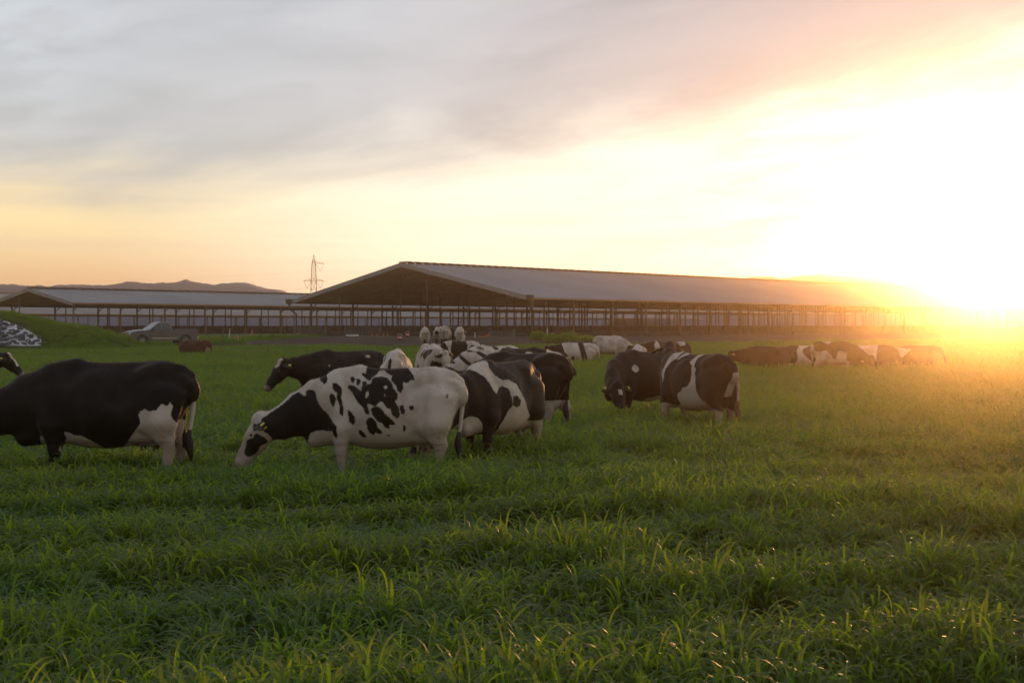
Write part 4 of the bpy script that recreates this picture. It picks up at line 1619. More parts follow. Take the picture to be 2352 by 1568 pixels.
def make_cow(sp):
    h = sp['voxel']
    pr, fr = cow_prims(sp)
    lo = np.min([p[1] for p in pr], 0)
    hi = np.max([p[2] for p in pr], 0)
    lo[2] = max(lo[2], -0.12)
    n = np.ceil((hi - lo) / h).astype(int) + 1
    D = np.full(tuple(n), 1.0, np.float64)
    for fn, a, b, k in pr:
        i0 = np.maximum(np.floor((a - lo) / h).astype(int), 0)
        i1 = np.minimum(np.ceil((b - lo) / h).astype(int) + 1, n)
        if (i1 <= i0).any():
            continue
        ax = [lo[q] + h * np.arange(i0[q], i1[q]) for q in range(3)]
        G = np.stack(np.meshgrid(*ax, indexing='ij'), -1).reshape(-1, 3)
        d = fn(G).reshape(tuple(i1 - i0))
        s = tuple(slice(i0[q], i1[q]) for q in range(3))
        D[s] = smin(D[s], d, k) if k > 0 else -smin(-D[s], d, -k)
    V, Fq = surface_nets(D, lo, h)
    V = relax(V, Fq, 2 if h < 0.03 else 1, 0.45)
    # ribs, muscle and skin unevenness on the flanks
    sgn = np.sign(V[:, 1]) * np.clip(np.abs(V[:, 1]) / 0.12, 0, 1)
    zz = V[:, 2] + (0.43 if sp.get('lying') else 0.0)
    rib = np.clip(1 - np.abs(V[:, 0] - 0.12) / 0.36, 0, 1) * np.clip(1 - np.abs(zz - 1.0) / 0.36, 0, 1)
    V[:, 1] += sgn * (0.0035 * rib * 1.4 * np.sin((V[:, 0] + 0.25 * zz) * 70.0) + 0.008 * waves(V, 77, 6.0, (1, 1, 1)) * (zz > 0.5) * (V[:, 0] < 1.3))
    V[:, 2] += 0.006 * waves(V, 78, 8.0, (1, 1, 1)) * (zz > 1.25) * (V[:, 0] < 0.9)
    parts = [np.zeros(len(V), int)]
    Vs, Fs, off = [V], [Fq], len(V)
    tags = []
    for s in (-1, 1):
        ev, ef, tip, axis, nd, wd = ear_mesh(fr, s, sp.get('droop', 1.0))
        Vs.append(ev)
        Fs.append(ef + off)
        off += len(ev)
        parts.append(np.ones(len(ev), int))
        tags.append((tip, axis, nd, wd))
    dz = -0.43 if sp.get('lying') else 0.0
    sw = sp.get('swish', 0.02)
    if sp.get('lying'):
        tp = [(-0.86, 0, 1.31 + dz), (-0.96, 0.02, 1.24 + dz), (-1.0, 0.06, 0.95 + dz), (-1.0, 0.12, 0.62 + dz), (-0.98, 0.2, 0.30)]
        z_sw = 0.30
    else:
        tp = [(-0.85, 0, 1.33), (-0.915, sw * 0.2, 1.285), (-0.935, sw * 0.5, 1.15), (-0.925, sw, 0.9), (-0.89, sw * 1.3, 0.62)]
        z_sw = 0.62
    tv, tf = tube_np(tp, [0.045, 0.042, 0.036, 0.028, 0.02])
    Vs.append(tv)
    Fs.append(tf + off)
    parts.append(np.full(len(tv), 2))
    V = np.concatenate(Vs)
    Fq = np.concatenate(Fs)
    part = np.concatenate(parts)
    H = np.stack([(V - fr['O']) @ fr['f'], (V - fr['O']) @ fr['up'], (V - fr['O']) @ fr['lat']], 1) / HS
    VP = V.copy()
    VP[:, 2] -= dz                      # markings are given for a standing cow
    coat = sp['pat'](VP, H, part)
    hs = head_side(H) & (part == 0)
    bare = np.where(hs, np.clip((H[:, 0] - 0.505) / 0.04, 0, 0.8), 0.0)
    ud = (V[:, 0] > -0.62) & (V[:, 0] < -0.24) & (np.abs(V[:, 1]) < 0.19) & (V[:, 2] < 0.60)
    if not sp.get('lying'):
        bare = np.maximum(bare, np.where(ud & (part == 0), 0.55, 0.0))
    warm = np.full(len(V), sp.get('warm', 0.0))
    me = bpy.data.meshes.new('cow')
    me.vertices.add(len(V))
    me.vertices.foreach_set('co', V.astype(np.float32).ravel())
    me.loops.add(Fq.size)
    me.loops.foreach_set('vertex_index', Fq.astype(np.int32).ravel())
    me.polygons.add(len(Fq))
    me.polygons.foreach_set('loop_start', np.arange(0, Fq.size, 4, dtype=np.int32))
    me.polygons.foreach_set('use_smooth', np.ones(len(Fq), bool))
    me.update(calc_edges=True)
    for nm, arr in (('coat', coat), ('bare', bare), ('warm', warm)):
        at_ = me.attributes.new(nm, 'FLOAT', 'POINT')
        at_.data.foreach_set('value', np.asarray(arr, np.float32))
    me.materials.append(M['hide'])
    o = bpy.data.objects.new('cow', me)
    col.objects.link(o)
    Z = sp['Z']
    x = (sp['px'] - 1176.0) / F * Z
    o.location = (x, Z, ground_z(x, Z) + sp.get('dz', 0.0))
    o.rotation_euler = (0, 0, R(sp['yaw']))
    s = sp.get('scale', 1.0)
    o.scale = s if isinstance(s, tuple) else (s, s, s)
    tag(o, sp['label'], 'cow', 'dairy cows on the pasture')
    if sp.get('detail'):
        add_hair(o, me, coat, part, warm)
    # children: tail switch, eyes, ear tags
    a, b = Vector(tp[-2]), Vector(tp[-1])
    d = (b - a).normalized()
    sb = MB()
    end = b + Vector((0.0, 0.0, -0.36 if not sp.get('lying') else -0.2))
    pts = [b + (end - b) * t + Vector((0.015 * math.sin(t * 5), 0.01 * math.sin(t * 7), 0)) for t in np.linspace(-0.08, 1, 8)]
    sb.tube(pts, [0.02, 0.034, 0.045, 0.052, 0.05, 0.04, 0.026, 0.008], 8)
    sb.build('tail_switch', M[sp.get('switch', 'switch_dark')], o, True)
    if sp.get('detail'):
        for s in (-1, 1):
            c = fr['O'] + (fr['f'] * 0.175 + fr['up'] * 0.062 + fr['lat'] * s * 0.104) * HS
            e = MB().lathe([(0.0, -0.024), (0.017, -0.017), (0.024, 0), (0.017, 0.017), (0.0, 0.024)], 12, axis='z').build('eye', M['eye'], o, True)
            e.location = c
    for i, (tip, axis, nd, wd) in enumerate(tags):
        if sp.get('tags', True):
            b = MB()
            m = Matrix(((axis[0], wd[0], nd[0], tip[0]), (axis[1], wd[1], nd[1], tip[1]), (axis[2], wd[2], nd[2], tip[2]), (0, 0, 0, 1)))
            b.box((0.02, -0.04, 0.03), (0.05, 0.055, 0.006), 0, m)
            b.box((0.02, -0.04, -0.032), (0.05, 0.055, 0.006), 0, m)
            b.box((0.02, -0.02, 0.0), (0.012, 0.012, 0.06), 0, m)
            b.build('ear_tag', M['tag'], o)
    return o


COWS = [
    dict(px=256, Z=18.0, yaw=180, scale=(1.12, 1.05, 1.05), voxel=0.018, pat=pat_blackw, pose='graze', detail=True, stance=(-0.05, 0.12, 0.03, -0.05), switch='switch_dark', bend=4,
         label='large black cow with white flank at the left edge, head out of view'),
    dict(px=896, Z=18.0, yaw=180, scale=0.985, voxel=0.015, pat=pat_spot, pose='graze', detail=True, stance=(-0.02, 0.03, 0.08, 0.32), switch='switch_dark', sw=0.02, bend=5,
         label='white cow with many black spots and a black neck grazing in front'),
    dict(px=1152, Z=20.3, yaw=239, voxel=0.018, pat=pat_band, pose='graze', detail=True, stance=(0.10, -0.1, 0.05, -0.1), switch='switch_brown', bend=-12,
         label='black cow with a white band across its ribs right behind the spotted cow'),
    dict(px=1202, Z=25.6, yaw=148, voxel=0.022, pat=pat_black((((-0.75, 0, 0.45), (0.2, 0.4, 0.16)),), 0.62), pose='graze', stance=(0.05, -0.08, 0.1, -0.08), scale=1.02,
         label='all black cow with pale hind legs half hidden behind the banded cow'),
    dict(px=792, Z=30.5, yaw=204, voxel=0.024, pat=pat_black((((0.42, 0.3, 1.16), (0.022, 0.4, 0.022)), ((-0.50, 0.24, 1.36), (0.13, 0.05, 0.04))), None, (0.06, -0.12, 0.16)), pose='low', detail=True, bend=10,
         label='black cow with a white forehead holding its head up, left of the spotted cow'),
    dict(px=911, Z=28.8, yaw=91, voxel=0.022, pat=pat_rear_white, pose='graze', swish=0.0, scale=1.02,
         label='white cow seen from behind with dark bands over its hips, behind the spotted cow'),
    dict(px=988, Z=44.6, yaw=288, voxel=0.028, pat=pat_streak(3), pose='low', bend=12, head_dir=(0.45, -0.89), scale=1.0,
         label='white cow flecked with thin black streaks facing the camera'),
    dict(px=1056, Z=62.0, yaw=184, voxel=0.034, pat=pat_heart, pose='graze', scale=0.93,
         label='cow with a broad black middle and a heart shaped patch on its white hip'),
    dict(px=1133, Z=40.5, yaw=214, voxel=0.028, pat=pat_streak(8, 0.62), pose='graze', scale=1.0, bend=8,
         label='white cow with small dark flecks grazing to the left of a black and white cow'),
    dict(px=1198, Z=39.0, yaw=28, voxel=0.028, pat=pat_noise(14, 0.15, 5.5), pose='low', scale=0.97,
         label='black cow with white saddle and reddish lit back beyond the all black cow'),
    dict(px=1325, Z=72.0, yaw=184, voxel=0.034, pat=pat_belt, pose='low', lying=True, scale=1.12, head_dir=(0.75, -0.66),
         label='lying cow with black neck, white middle and one black stripe'),
    dict(px=1398, Z=80.0, yaw=-30, voxel=0.036, pat=pat_noise(5, 1.7, 6.0, head='white', mark=False), pose='graze',
         label='nearly all white cow grazing towards the right by itself near the barn'),
    dict(px=1466, Z=42.5, yaw=88, voxel=0.03, pat=pat_noise(6, 1.35, 7.0, head='white'), pose='graze',
         label='white cow seen from behind just above the back of the black diamond cow'),
    dict(px=1530, Z=53.0, yaw=190, voxel=0.032, pat=pat_black((((0.40, 0.2, 1.3), (0.1, 0.4, 0.2)), ((-0.55, 0.1, 1.38), (0.16, 0.3, 0.09))), None), pose='low', warm=0.35,
         label='dark brown cow with white shoulder mark farther back in the middle right'),
    dict(px=1490, Z=29.6, yaw=210, voxel=0.022, pat=pat_black((((0.52, 0.3, 1.12), (0.075, 0.3, 0.085)), ((-0.42, 0.3, 0.75), (0.07, 0.3, 0.32))), 0.5, (0.035, 0.08, 0.18)), pose='graze', bend=78, detail=True,
         head_dir=(0.42, -0.9), label='black cow with a white diamond on its shoulder and head turned back into the grass'),
    dict(px=1604, Z=25.9, yaw=125, voxel=0.018, pat=pat_hip, pose='up', bend=-46, detail=True, stance=(0.12, -0.05, -0.05, 0.12), switch='switch_brown', swish=-0.10,
         label='black and white cow seen from its rear quarter, ears above its back'),
    dict(px=1763, Z=60.0, yaw=184, voxel=0.032, pat=pat_black(), pose='low', lying=True, scale=1.12, head_dir=(0.5, -0.86), warm=0.15,
         label='lying dark cow in the orange light with its head at its left'),
    dict(px=1846, Z=62.0, yaw=180, voxel=0.032, pat=pat_noise(18, -0.1, 6.0, legs=0.55), pose='low', lying=True, scale=1.12,
         label='lying black and white cow next to the dark cow in the orange light'),
    dict(px=1914, Z=58.0, yaw=2, voxel=0.032, pat=pat_noise(24, 0.05, 5.5, neck_dark=True), pose='graze', scale=0.95,
         label='white backed cow with dark neck grazing to the right in the sun glow'),
    dict(px=2008, Z=61.0, yaw=8, voxel=0.034, pat=pat_noise(33, -0.1, 5.0), pose='low', lying=True, scale=1.15,
         label='cow with white shoulder blade almost lost in the sun glow'),
    dict(px=2112, Z=62.0, yaw=186, voxel=0.036, pat=pat_black((((1.3, 0, 1.0), (0.2, 0.3, 0.15)),)), pose='low', lying=True, scale=1.12,
         label='faint cow farthest right nearly washed out by the sun'),
    dict(px=-100, Z=37.0, yaw=-8, voxel=0.03, pat=pat_black((), None, (0.055, -0.08, 0.34)), pose='low', scale=1.0, head_dir=(0.72, -0.69), bend=3,
         label='black cow at the left edge of which only the head with white face shows'),
    dict(px=450, Z=88.0, yaw=176, voxel=0.036, pat=pat_black((((-0.8, 0, 0.75), (0.14, 0.5, 0.28)), ((-0.35, 0.3, 0.55), (0.1, 0.3, 0.1)))), pose='low', lying=True, warm=0.7, bend=-70, head_dir=(0.5, -0.86),
         label='reddish brown cow lying in the grass in front of the pickup truck'),
    dict(px=976, Z=97.0, yaw=94, voxel=0.036, pat=pat_noise(41, 1.6, 6.0, head='white'), pose='low', tags=False,
         label='cream rear of a cow standing at the mud, leftmost by the fence'),
    dict(px=1009, Z=98.5, yaw=80, voxel=0.036, pat=pat_noise(43, 1.0, 6.0, head='white'), pose='low', tags=False, scale=0.97,
         label='cream and black rear of a cow between the two pale rears by the fence'),
    dict(px=1032, Z=97.5, yaw=60, voxel=0.036, pat=pat_noise(47, -0.5, 5.0, legs=0.3), pose='low', tags=False, scale=1.04,
         label='mostly black cow with white rump beside the fence, seen from behind'),
    dict(px=1057, Z=96.0, yaw=86, voxel=0.036, pat=pat_noise(52, 1.3, 6.0, head='white'), pose='low', tags=False,
         label='pale rear with black tail head, rightmost of the cows by the fence'),
]

for sp in COWS:
    make_cow(sp)


# ------------------------------------------------------------------ pickup truck
def build_truck():
    Z = 115.0
    x = (366 - 1176.0) / F * Z
    root = empty('pickup_truck', (x, Z, ground_z(x, Z) + 0.02), R(180 + 36))
    tag(root, 'dark grey extended cab pickup truck parked beside the grassy mound', 'truck')
    W = 0.95
    wf, wr, wz, wa = 1.78, -1.85, 0.38, 0.47

    def arch(cx):
        return [(cx + wa * math.cos(a), wz + wa * math.sin(a)) for a in np.linspace(0.05, math.pi - 0.05, 9)]
    prof = [(2.72, 0.42)] + [(wf + wa + 0.02, 0.40)] + arch(wf) + [(wf - wa - 0.02, 0.36), (wr + wa + 0.02, 0.36)] + arch(wr) + [(wr - wa - 0.02, 0.42), (-2.86, 0.50),
            (-2.88, 1.30), (-0.82, 1.31), (-0.80, 1.20), (1.18, 1.20), (1.45, 1.19), (2.55, 1.08), (2.76, 0.98), (2.80, 0.70)]
    b = MB()
    n = len(prof)
    # two flanks with a crowned section, wheel wells stay open
    rows = [(-W + 0.05, 1.0), (-W, 0.0), (W, 0.0), (W - 0.05, 1.0)]
    b.prism(prof, -W, W)
    b.build('body', M['paint'], root, bevel=0.045)
    # bonnet bulge
    hb = MB()
    v = []
    for (xx, zz, ww) in ((1.2, 1.205, 0.80), (1.9, 1.19, 0.78), (2.5, 1.10, 0.72), (2.68, 1.0, 0.7)):
        for yy, dzz in ((-ww, 0), (-ww * 0.6, 0.05), (0, 0.065), (ww * 0.6, 0.05), (ww, 0)):
            v.append((xx, yy, zz + dzz))
    hb.add(v, [(i * 5 + j, i * 5 + j + 1, (i + 1) * 5 + j + 1, (i + 1) * 5 + j) for i in range(3) for j in range(4)])
    hb.build('bonnet', M['paint'], root, True)
    # cab
    bot = [(1.25, 0.90), (-0.80, 0.90)]
    v = [(1.22, -0.90, 1.19), (-0.80, -0.90, 1.19), (-0.80, 0.90, 1.19), (1.22, 0.90, 1.19),
         (0.36, -0.70, 1.82), (-0.62, -0.70, 1.82), (-0.62, 0.70, 1.82), (0.36, 0.70, 1.82),
         (0.1, -0.62, 1.88), (-0.5, -0.62, 1.87), (-0.5, 0.62, 1.87), (0.1, 0.62, 1.88)]
    f = [(0, 1, 5, 4), (1, 2, 6, 5), (2, 3, 7, 6), (3, 0, 4, 7), (4, 5, 9, 8), (5, 6, 10, 9), (6, 7, 11, 10), (7, 4, 8, 11), (8, 9, 10, 11), (3, 2, 1, 0)]
    MB().add(v, f).build('cab', M['paint'], root, bevel=0.05)

    def pane(name, pts, off, material=M['glass']):
        p = [Vector(q) for q in pts]
        nrm = (p[1] - p[0]).cross(p[2] - p[0]).normalized()
        cen = sum(p, Vector()) / len(p)
        if nrm.dot(cen - Vector((0, 0, 1.2))) < 0:
            nrm = -nrm
        q0 = [a + nrm * off for a in p]
        q1 = [a - nrm * 0.02 for a in p]
        m = len(p)
        return MB().add(q0 + q1, [tuple(range(m)), tuple(range(2 * m - 1, m - 1, -1))] + [(i, (i + 1) % m, (i + 1) % m + m, i + m) for i in range(m)]).build(name, material, root)

    def on_side(xx, zz, s):
        t = (zz - 1.19) / 0.63
        return (xx, s * (0.90 - 0.20 * t), zz)
    pane('windscreen', [(1.13, -0.80, 1.26), (1.13, 0.80, 1.26), (0.43, 0.65, 1.77), (0.43, -0.65, 1.77)], 0.012)
    pane('rear_window', [(-0.78, -0.70, 1.27), (-0.78, 0.70, 1.27), (-0.65, 0.58, 1.74), (-0.65, -0.58, 1.74)], 0.012)
    for s in (-1, 1):
        pane('side_window', [on_side(0.98, 1.25, s), on_side(0.16, 1.25, s), on_side(0.16, 1.76, s), on_side(0.40, 1.76, s)], 0.01)
        pane('side_window', [on_side(0.06, 1.25, s), on_side(-0.68, 1.25, s), on_side(-0.56, 1.75, s), on_side(0.06, 1.76, s)], 0.01)
        d = MB()
        d.box((0.62, s * (W + 0.004), 0.82), (1.02, 0.02, 0.70))
        d.build('door', M['paint'], root, bevel=0.01)
        d = MB()
        d.box((-0.32, s * (W + 0.004), 0.82), (0.80, 0.02, 0.70))
        d.build('door', M['paint'], root, bevel=0.01)
        MB().box((0.22, s * (W + 0.03), 1.05), (0.18, 0.04, 0.04)).build('door_handle', M['dark_trim'], root)
        MB().box((-0.05, s * (W + 0.022), 0.56), (2.1, 0.03, 0.07)).build('side_moulding', M['chrome'], root)
        mr = MB().box((0.98, s * (W + 0.16), 1.30), (0.10, 0.22, 0.20))
        mr.bar((0.98, s * (W - 0.02), 1.26), (0.98, s * (W + 0.12), 1.28), 0.05)
        mr.build('wing_mirror', M['dark_trim'], root, bevel=0.01)
        MB().box((2.74, s * 0.73, 0.90), (0.12, 0.34, 0.22)).build('headlight', M['lens'], root, bevel=0.02)
        MB().box((-2.87, s * 0.88, 1.03), (0.06, 0.14, 0.42)).build('tail_light', M['tail_lens'], root)
        for cx in (wf, wr):
            wh = empty('wheel', (cx, s * 0.80, wz))
            wh.parent = root
            MB().lathe([(0.22, -0.12), (0.34, -0.13), (0.385, -0.09), (0.39, 0.0), (0.385, 0.09), (0.34, 0.13), (0.22, 0.12)], 26).build('tyre', M['tyre'], wh, True)
            rim = MB().lathe([(0.0, s * 0.07), (0.07, s * 0.085), (0.09, s * 0.05), (0.2, s * 0.06), (0.23, s * 0.11), (0.23, -s * 0.1)], 26)
            for k in range(5):
                a = 2 * math.pi * k / 5
                rim.bar((0.05 * math.cos(a), s * 0.085, 0.05 * math.sin(a)), (0.21 * math.cos(a), s * 0.10, 0.21 * math.sin(a)), 0.07, 0.03)
            rim.build('rim', M['alloy'], wh)
            MB().lathe([(0.0, 0), (wa - 0.02, 0)], 20, c=(cx, s * 0.55, wz)).build('wheel_well', M['dark_trim'], root)
    MB().box((2.79, 0, 0.88), (0.06, 1.10, 0.26)).build('grille', M['dark_trim'], root)
    MB().box((2.83, 0, 0.88), (0.03, 1.12, 0.055)).box((2.832, 0, 1.03), (0.03, 1.12, 0.03)).build('grille_bar', M['chrome'], root)
    MB().add([(2.85, 0, 0.925), (2.85, 0.13, 0.895), (2.85, 0.13, 0.865), (2.85, 0, 0.835), (2.85, -0.13, 0.865), (2.85, -0.13, 0.895)], [(0, 1, 2, 3, 4, 5)]).build('badge', M['alloy'], root)
    MB().box((2.83, 0, 0.56), (0.18, 1.90, 0.24)).build('front_bumper', M['chrome'], root, bevel=0.03)
    MB().box((2.93, 0, 0.58), (0.02, 0.32, 0.14)).build('number_plate', M['white_plastic'], root)
    MB().box((-2.93, 0, 0.58), (0.14, 1.84, 0.18)).build('rear_bumper', M['chrome'], root, bevel=0.02)
    bd = MB().box((-1.84, 0, 1.315), (1.96, 1.66, 0.012))
    bd.build('bed_liner', M['dark_trim'], root)
    return root


build_truck()


# ------------------------------------------------------------------ weeds
def leaf_clump(n, rad, hgt, size, seed):
    rs = random.Random(seed)
    b = MB()
    for i in range(n):
        a = rs.uniform(0, 2 * math.pi)
        rr = rad * math.sqrt(rs.random())
        z = hgt * (0.15 + 0.85 * rs.random() ** 0.8) * (1 - 0.5 * (rr / rad) ** 2)
        c = Vector((rr * math.cos(a), rr * math.sin(a), z))
        d = Vector((rs.uniform(-1, 1), rs.uniform(-1, 1), rs.uniform(-0.2, 1))).normalized()
        s = d.cross(Vector((rs.uniform(-1, 1), rs.uniform(-1, 1), rs.uniform(-1, 1)))).normalized()
        L = size * rs.uniform(0.6, 1.3)
        w = L * 0.22
        b.add([c, c + d * L * 0.45 + s * w, c + d * L + Vector((0, 0, -0.12 * L)), c + d * L * 0.45 - s * w], [(0, 1, 2, 3)])
    return b


WEEDS = [
    (1308, 775, 110, 1.0, 0.95, 'bright green weed bush before the barn fence right of the barn corner'),
    (1268, 779, 110, 0.8, 0.7, 'low weed bush left of the bright green weed bush'),
    (1350, 781, 112, 0.9, 0.6, 'low weed bush right of the bright green weed bush'),
    (530, 785, 108, 1.3, 0.6, 'low green weed bush behind the lying brown cow'),
    (490, 779, 116, 1.1, 0.5, 'small weed bush behind the truck tailgate'),
    (640, 775, 122, 1.2, 0.45, 'flat weed bush under the left corner of the big barn'),
    (600, 773, 128, 1.3, 0.4, 'faint flat weed bush left of the big barn corner'),
    (1235, 776, 114, 0.7, 0.8, 'grey green weed bush in front of the headlock fence'),
]
for i, (px, py, Z, rad, hgt, lab) in enumerate(WEEDS):
    p = at(px, py, Z)
    root = empty('weed_bush', (p.x, p.y, ground_z(p.x, p.y)))
    tag(root, lab, 'bush', 'weed bushes along the road')
    o = leaf_clump(520, rad, hgt, 0.2, 100 + i).build('foliage', M['bush'], root)
    sb = MB()
    rs = random.Random(i)
    for k in range(14):
        a = rs.uniform(0, 6.28)
        sb.tube([(0.1 * math.cos(a), 0.1 * math.sin(a), -0.05), (rad * 0.6 * math.cos(a), rad * 0.6 * math.sin(a), hgt * 0.75)], [0.012, 0.005], 4, cap=False)
    sb.build('stem', M['wood'], root)


# ------------------------------------------------------------------ grass
def blade(b, rs, x, y, z0, L, w, segs, tilt, curl, onset):
    """One leaf: rises from (x, y, z0), then arches over."""
    az = rs.uniform(0, 2 * math.pi)
    dx, dy = math.cos(az), math.sin(az)
    sx, sy = -dy, dx
    tw = rs.uniform(-0.7, 0.7)
    px, pz = 0.0, z0
    vs = []
    for i in range(segs + 1):
        t = i / segs
        ang = tilt + curl * max(0.0, (t - onset) / (1 - onset)) ** 1.1
        if i:
            px += math.sin(ang) * L / segs
            pz += math.cos(ang) * L / segs
        ww = w * (0.6 + 0.8 * t if t < 0.5 else 1.0 * (1 - ((t - 0.5) / 0.5) ** 1.9))
        ww = max(ww, 0.0006)
        ca, sa = math.cos(tw * t), math.sin(tw * t)
        vs.append((x + dx * px + sx * ca * ww / 2, y + dy * px + sy * ca * ww / 2, pz + sa * ww / 2))
        vs.append((x + dx * px - sx * ca * ww / 2, y + dy * px - sy * ca * ww / 2, pz - sa * ww / 2))
    b.add(vs, [(2 * i, 2 * i + 1, 2 * i + 3, 2 * i + 2) for i in range(segs)])


def clump(name, tillers, leaves, rad, H, w, segs, seed, upright=0.08):
    """Tillers with leaves that leave the stem at different heights and fold over."""
    rs = random.Random(seed)
    b = MB()
    for _ in range(tillers):
        a = rs.uniform(0, 2 * math.pi)
        r = rad * math.sqrt(rs.random())
        x, y = r * math.cos(a), r * math.sin(a)
        h = H * rs.uniform(0.75, 1.15)
        blade(b, rs, x, y, 0.0, h * 0.75, w * 0.55, 3, rs.uniform(0.0, 0.22), 0.15, 0.2)
        for k in range(leaves):
            z0 = h * (0.08 + 0.56 * (k + rs.random()) / leaves)
            if rs.random() < upright:
                blade(b, rs, x, y, z0, h * rs.uniform(0.45, 0.8), w * rs.uniform(0.6, 1.0), max(3, segs - 2), rs.uniform(0.05, 0.6), rs.uniform(0.1, 0.5), 0.2)
            else:
                blade(b, rs, x, y, z0, h * rs.uniform(0.5, 0.95), w * rs.uniform(0.7, 1.25), segs, rs.uniform(0.12, 0.65), rs.uniform(1.1, 2.3), rs.uniform(0.05, 0.4))
    me = b.mesh(name, M['blade'], True, fix=False)
    return bpy.data.objects.new(name, me)


def clump_set(name, count, *a, **k):
    c = bpy.data.collections.new(name)          # not linked to the scene: only a source for the scatter
    for i in range(count):
        c.objects.link(clump(f'{name}_{chr(97 + i)}', *a, seed=900 + 31 * i + len(name), **k))
    return c


near_set = clump_set('tuft', 7, 6, 4, 0.10, 0.315, 0.0165, 7, upright=0.06)
mid_set = clump_set('sward', 5, 15, 3, 0.24, 0.36, 0.021, 5, upright=0.08)
far_set = clump_set('turf', 4, 34, 2, 0.5, 0.34, 0.03, 4, upright=0.3)
short_set = clump_set('verge', 4, 34, 2, 0.5, 0.24, 0.028, 3, upright=0.4)


def scatter_tree(name, coll):
    g = bpy.data.node_groups.new(name, 'GeometryNodeTree')
    g.interface.new_socket('Geometry', in_out='INPUT', socket_type='NodeSocketGeometry')
    g.interface.new_socket('Geometry', in_out='OUTPUT', socket_type='NodeSocketGeometry')
    t = NT(g)
    gi, go = t.new('NodeGroupInput'), t.new('NodeGroupOutput')
    ci = t.new('GeometryNodeCollectionInfo')
    ci.inputs['Collection'].default_value = coll
    ci.inputs['Separate Children'].default_value = True
    ci.inputs['Reset Children'].default_value = True
    ip = t.new('GeometryNodeInstanceOnPoints')

    def na(nm, kind):
        nd = t.new('GeometryNodeInputNamedAttribute', data_type=kind)
        nd.inputs['Name'].default_value = nm
        return [s for s in nd.outputs if s.enabled and s.name == 'Attribute'][0]
    rot = na('rot', 'FLOAT_VECTOR')
    scl = na('scl', 'FLOAT_VECTOR')
    var = na('var', 'INT')
    t.l.new(gi.outputs[0], ip.inputs['Points'])
    t.l.new(ci.outputs[0], ip.inputs['Instance'])
    ip.inputs['Pick Instance'].default_value = True
    t.l.new(var, ip.inputs['Instance Index'])
    e2r = t.new('FunctionNodeEulerToRotation')
    t.l.new(rot, e2r.inputs[0])
    t.l.new(e2r.outputs[0], ip.inputs['Rotation'])
    t.l.new(scl, ip.inputs['Scale'])
    t.l.new(ip.outputs[0], go.inputs[0])
    return g


def scatter(name, label, P, scl, coll, nvar, lean=0.12):
    n = len(P)
    me = bpy.data.meshes.new(name)
    me.vertices.add(n)
    me.vertices.foreach_set('co', P.astype(np.float32).ravel())
    g = np.random.default_rng(len(P))
    rot = np.stack([g.normal(0, lean, n), g.normal(0, lean, n), g.uniform(0, 6.283, n)], 1)
    a = me.attributes.new('rot', 'FLOAT_VECTOR', 'POINT')
    a.data.foreach_set('vector', rot.astype(np.float32).ravel())
    a = me.attributes.new('scl', 'FLOAT_VECTOR', 'POINT')
    a.data.foreach_set('vector', scl.astype(np.float32).ravel())
    a = me.attributes.new('var', 'INT', 'POINT')
    a.data.foreach_set('value', g.integers(0, nvar, n).astype(np.int32))
    o = link(name, me)
    md = o.modifiers.new('scatter', 'NODES')
    md.node_group = scatter_tree(name + '_scatter', coll)
    return tag(o, label, 'grass', kind='stuff')


def swell(x, y, fx, fy, seed):
    """Smooth thick/thin variation of the crop, drawn out along the rows."""
    g = np.random.default_rng(seed)
    s = np.zeros(len(x))
    for _ in range(9):
        kx, ky = g.normal(0, fx), g.normal(0, fy)
        s += np.sin(kx * x + ky * y + g.uniform(0, 6.28))
    return s / 3.0


gz = np.vectorize(ground_z)


def field(y0, y1, dens, margin):
    """Random points over the view wedge between two depths."""
    xm = 0.372 * y1 + margin
    n = int(dens * 2 * xm * (y1 - y0))
    x = rng.uniform(-xm, xm, n)
    y = rng.uniform(y0, y1, n)
    k = np.abs(x) < 0.372 * y + margin
    return x[k], y[k]


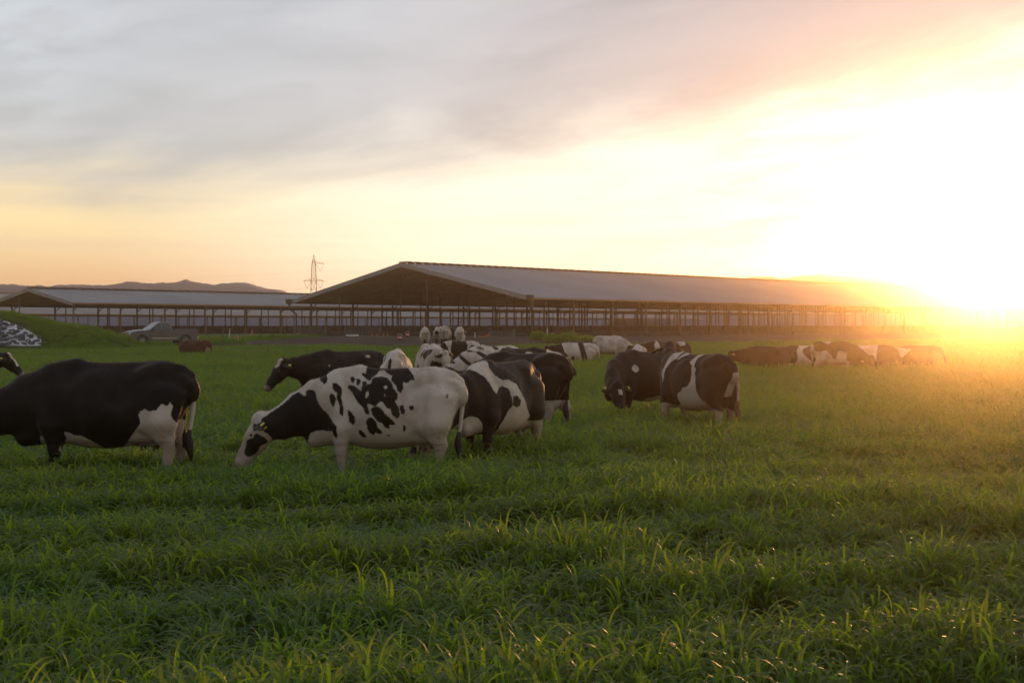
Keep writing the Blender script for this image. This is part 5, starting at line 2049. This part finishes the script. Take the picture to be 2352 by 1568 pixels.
def grow(name, label, y0, y1, dens, margin, coll, nvar, hmul=1.0, limit=0.0, fx=1.5, fy=2.9, thin=0.35, amp=0.2):
    x, y = field(y0, y1, dens, margin)
    e = NX * x + NY * y - (64.0 + np.maximum(0.0, -x - 2.0))
    s = swell(x, y, fx, fy, 3) * 0.6 + swell(x, y, fx * 0.3, fy * 0.35, 5) * 0.6
    s = s + 0.55 * np.sin((y * 0.94 - x * 0.34) * 3.1 + 1.5 * s)
    keep = (e < limit + 0.7 * np.sin(x * 0.9)) & (rng.uniform(0, 1, len(x)) > thin * np.clip(-s, 0, 1))
    x, y, s, e = x[keep], y[keep], s[keep], e[keep]
    z = gz(x, y) - 0.01
    h = hmul * (1.0 + amp * np.clip(s, -1.2, 1.1)) * rng.uniform(0.85, 1.15, len(x))
    h = h * np.clip(1.0 - (e + 10) / 25.0, 0.55, 1.0)
    w = rng.uniform(0.9, 1.15, len(x))
    return scatter(name, label, np.stack([x, y, z], 1), np.stack([w, w, h], 1), coll, nvar)


grow('grass', 'tall arching green forage grass filling the foreground', 4.8, 21.0, 54, 2.0, near_set, 7, thin=0.55, amp=0.30)
grow('grass', 'green forage grass around the nearer cows', 20.6, 47.0, 15.0, 3.0, mid_set, 5, 1.0, thin=0.35, amp=0.14)
grow('grass', 'green grass of the far pasture up to the dirt road', 46.5, 150.0, 3.4, 6.0, far_set, 4, 0.95, 0.0, 0.25, 0.7)


def verge():
    """Short grass on the mound and beside the road."""
    x = rng.uniform(-64, -28.0, 5200)
    y = rng.uniform(100.5, 115.5, 5200)
    z = np.array([mound_h(a, b) for a, b in zip(x, y)])
    gg = gz(x, y)
    px = 1176 + x / y * F
    py = 749 - (z - CAM_H) / y * F
    tt = np.interp(px, [p[0] for p in TARP], [p[1] for p in TARP])
    k = (z > gg - 0.05) & ~((px < 99) & (py > tt - 1) & (y < 109))
    x, y, z = x[k], y[k], z[k]
    x2 = rng.uniform(-60, -14, 2600)
    e2 = rng.uniform(0, 26, 2600)
    y2 = (e2 + 64.0 + np.maximum(0.0, -x2 - 2.0) - NX * x2) / NY
    keep = (x2 < -25) | (swell(x2, y2, 0.4, 0.4, 8) > 0.25)
    keep &= (x2 < -19)
    x2, y2 = x2[keep], y2[keep]
    z2 = gz(x2, y2)
    x, y, z = np.concatenate([x, x2]), np.concatenate([y, y2]), np.concatenate([z, z2])
    h = rng.uniform(0.5, 1.0, len(x))
    scatter('grass', 'short rough grass on the mound and beside the truck', np.stack([x, y, z], 1), np.stack([h * 0 + 1, h * 0 + 1, h], 1), short_set, 4, 0.2)


verge()
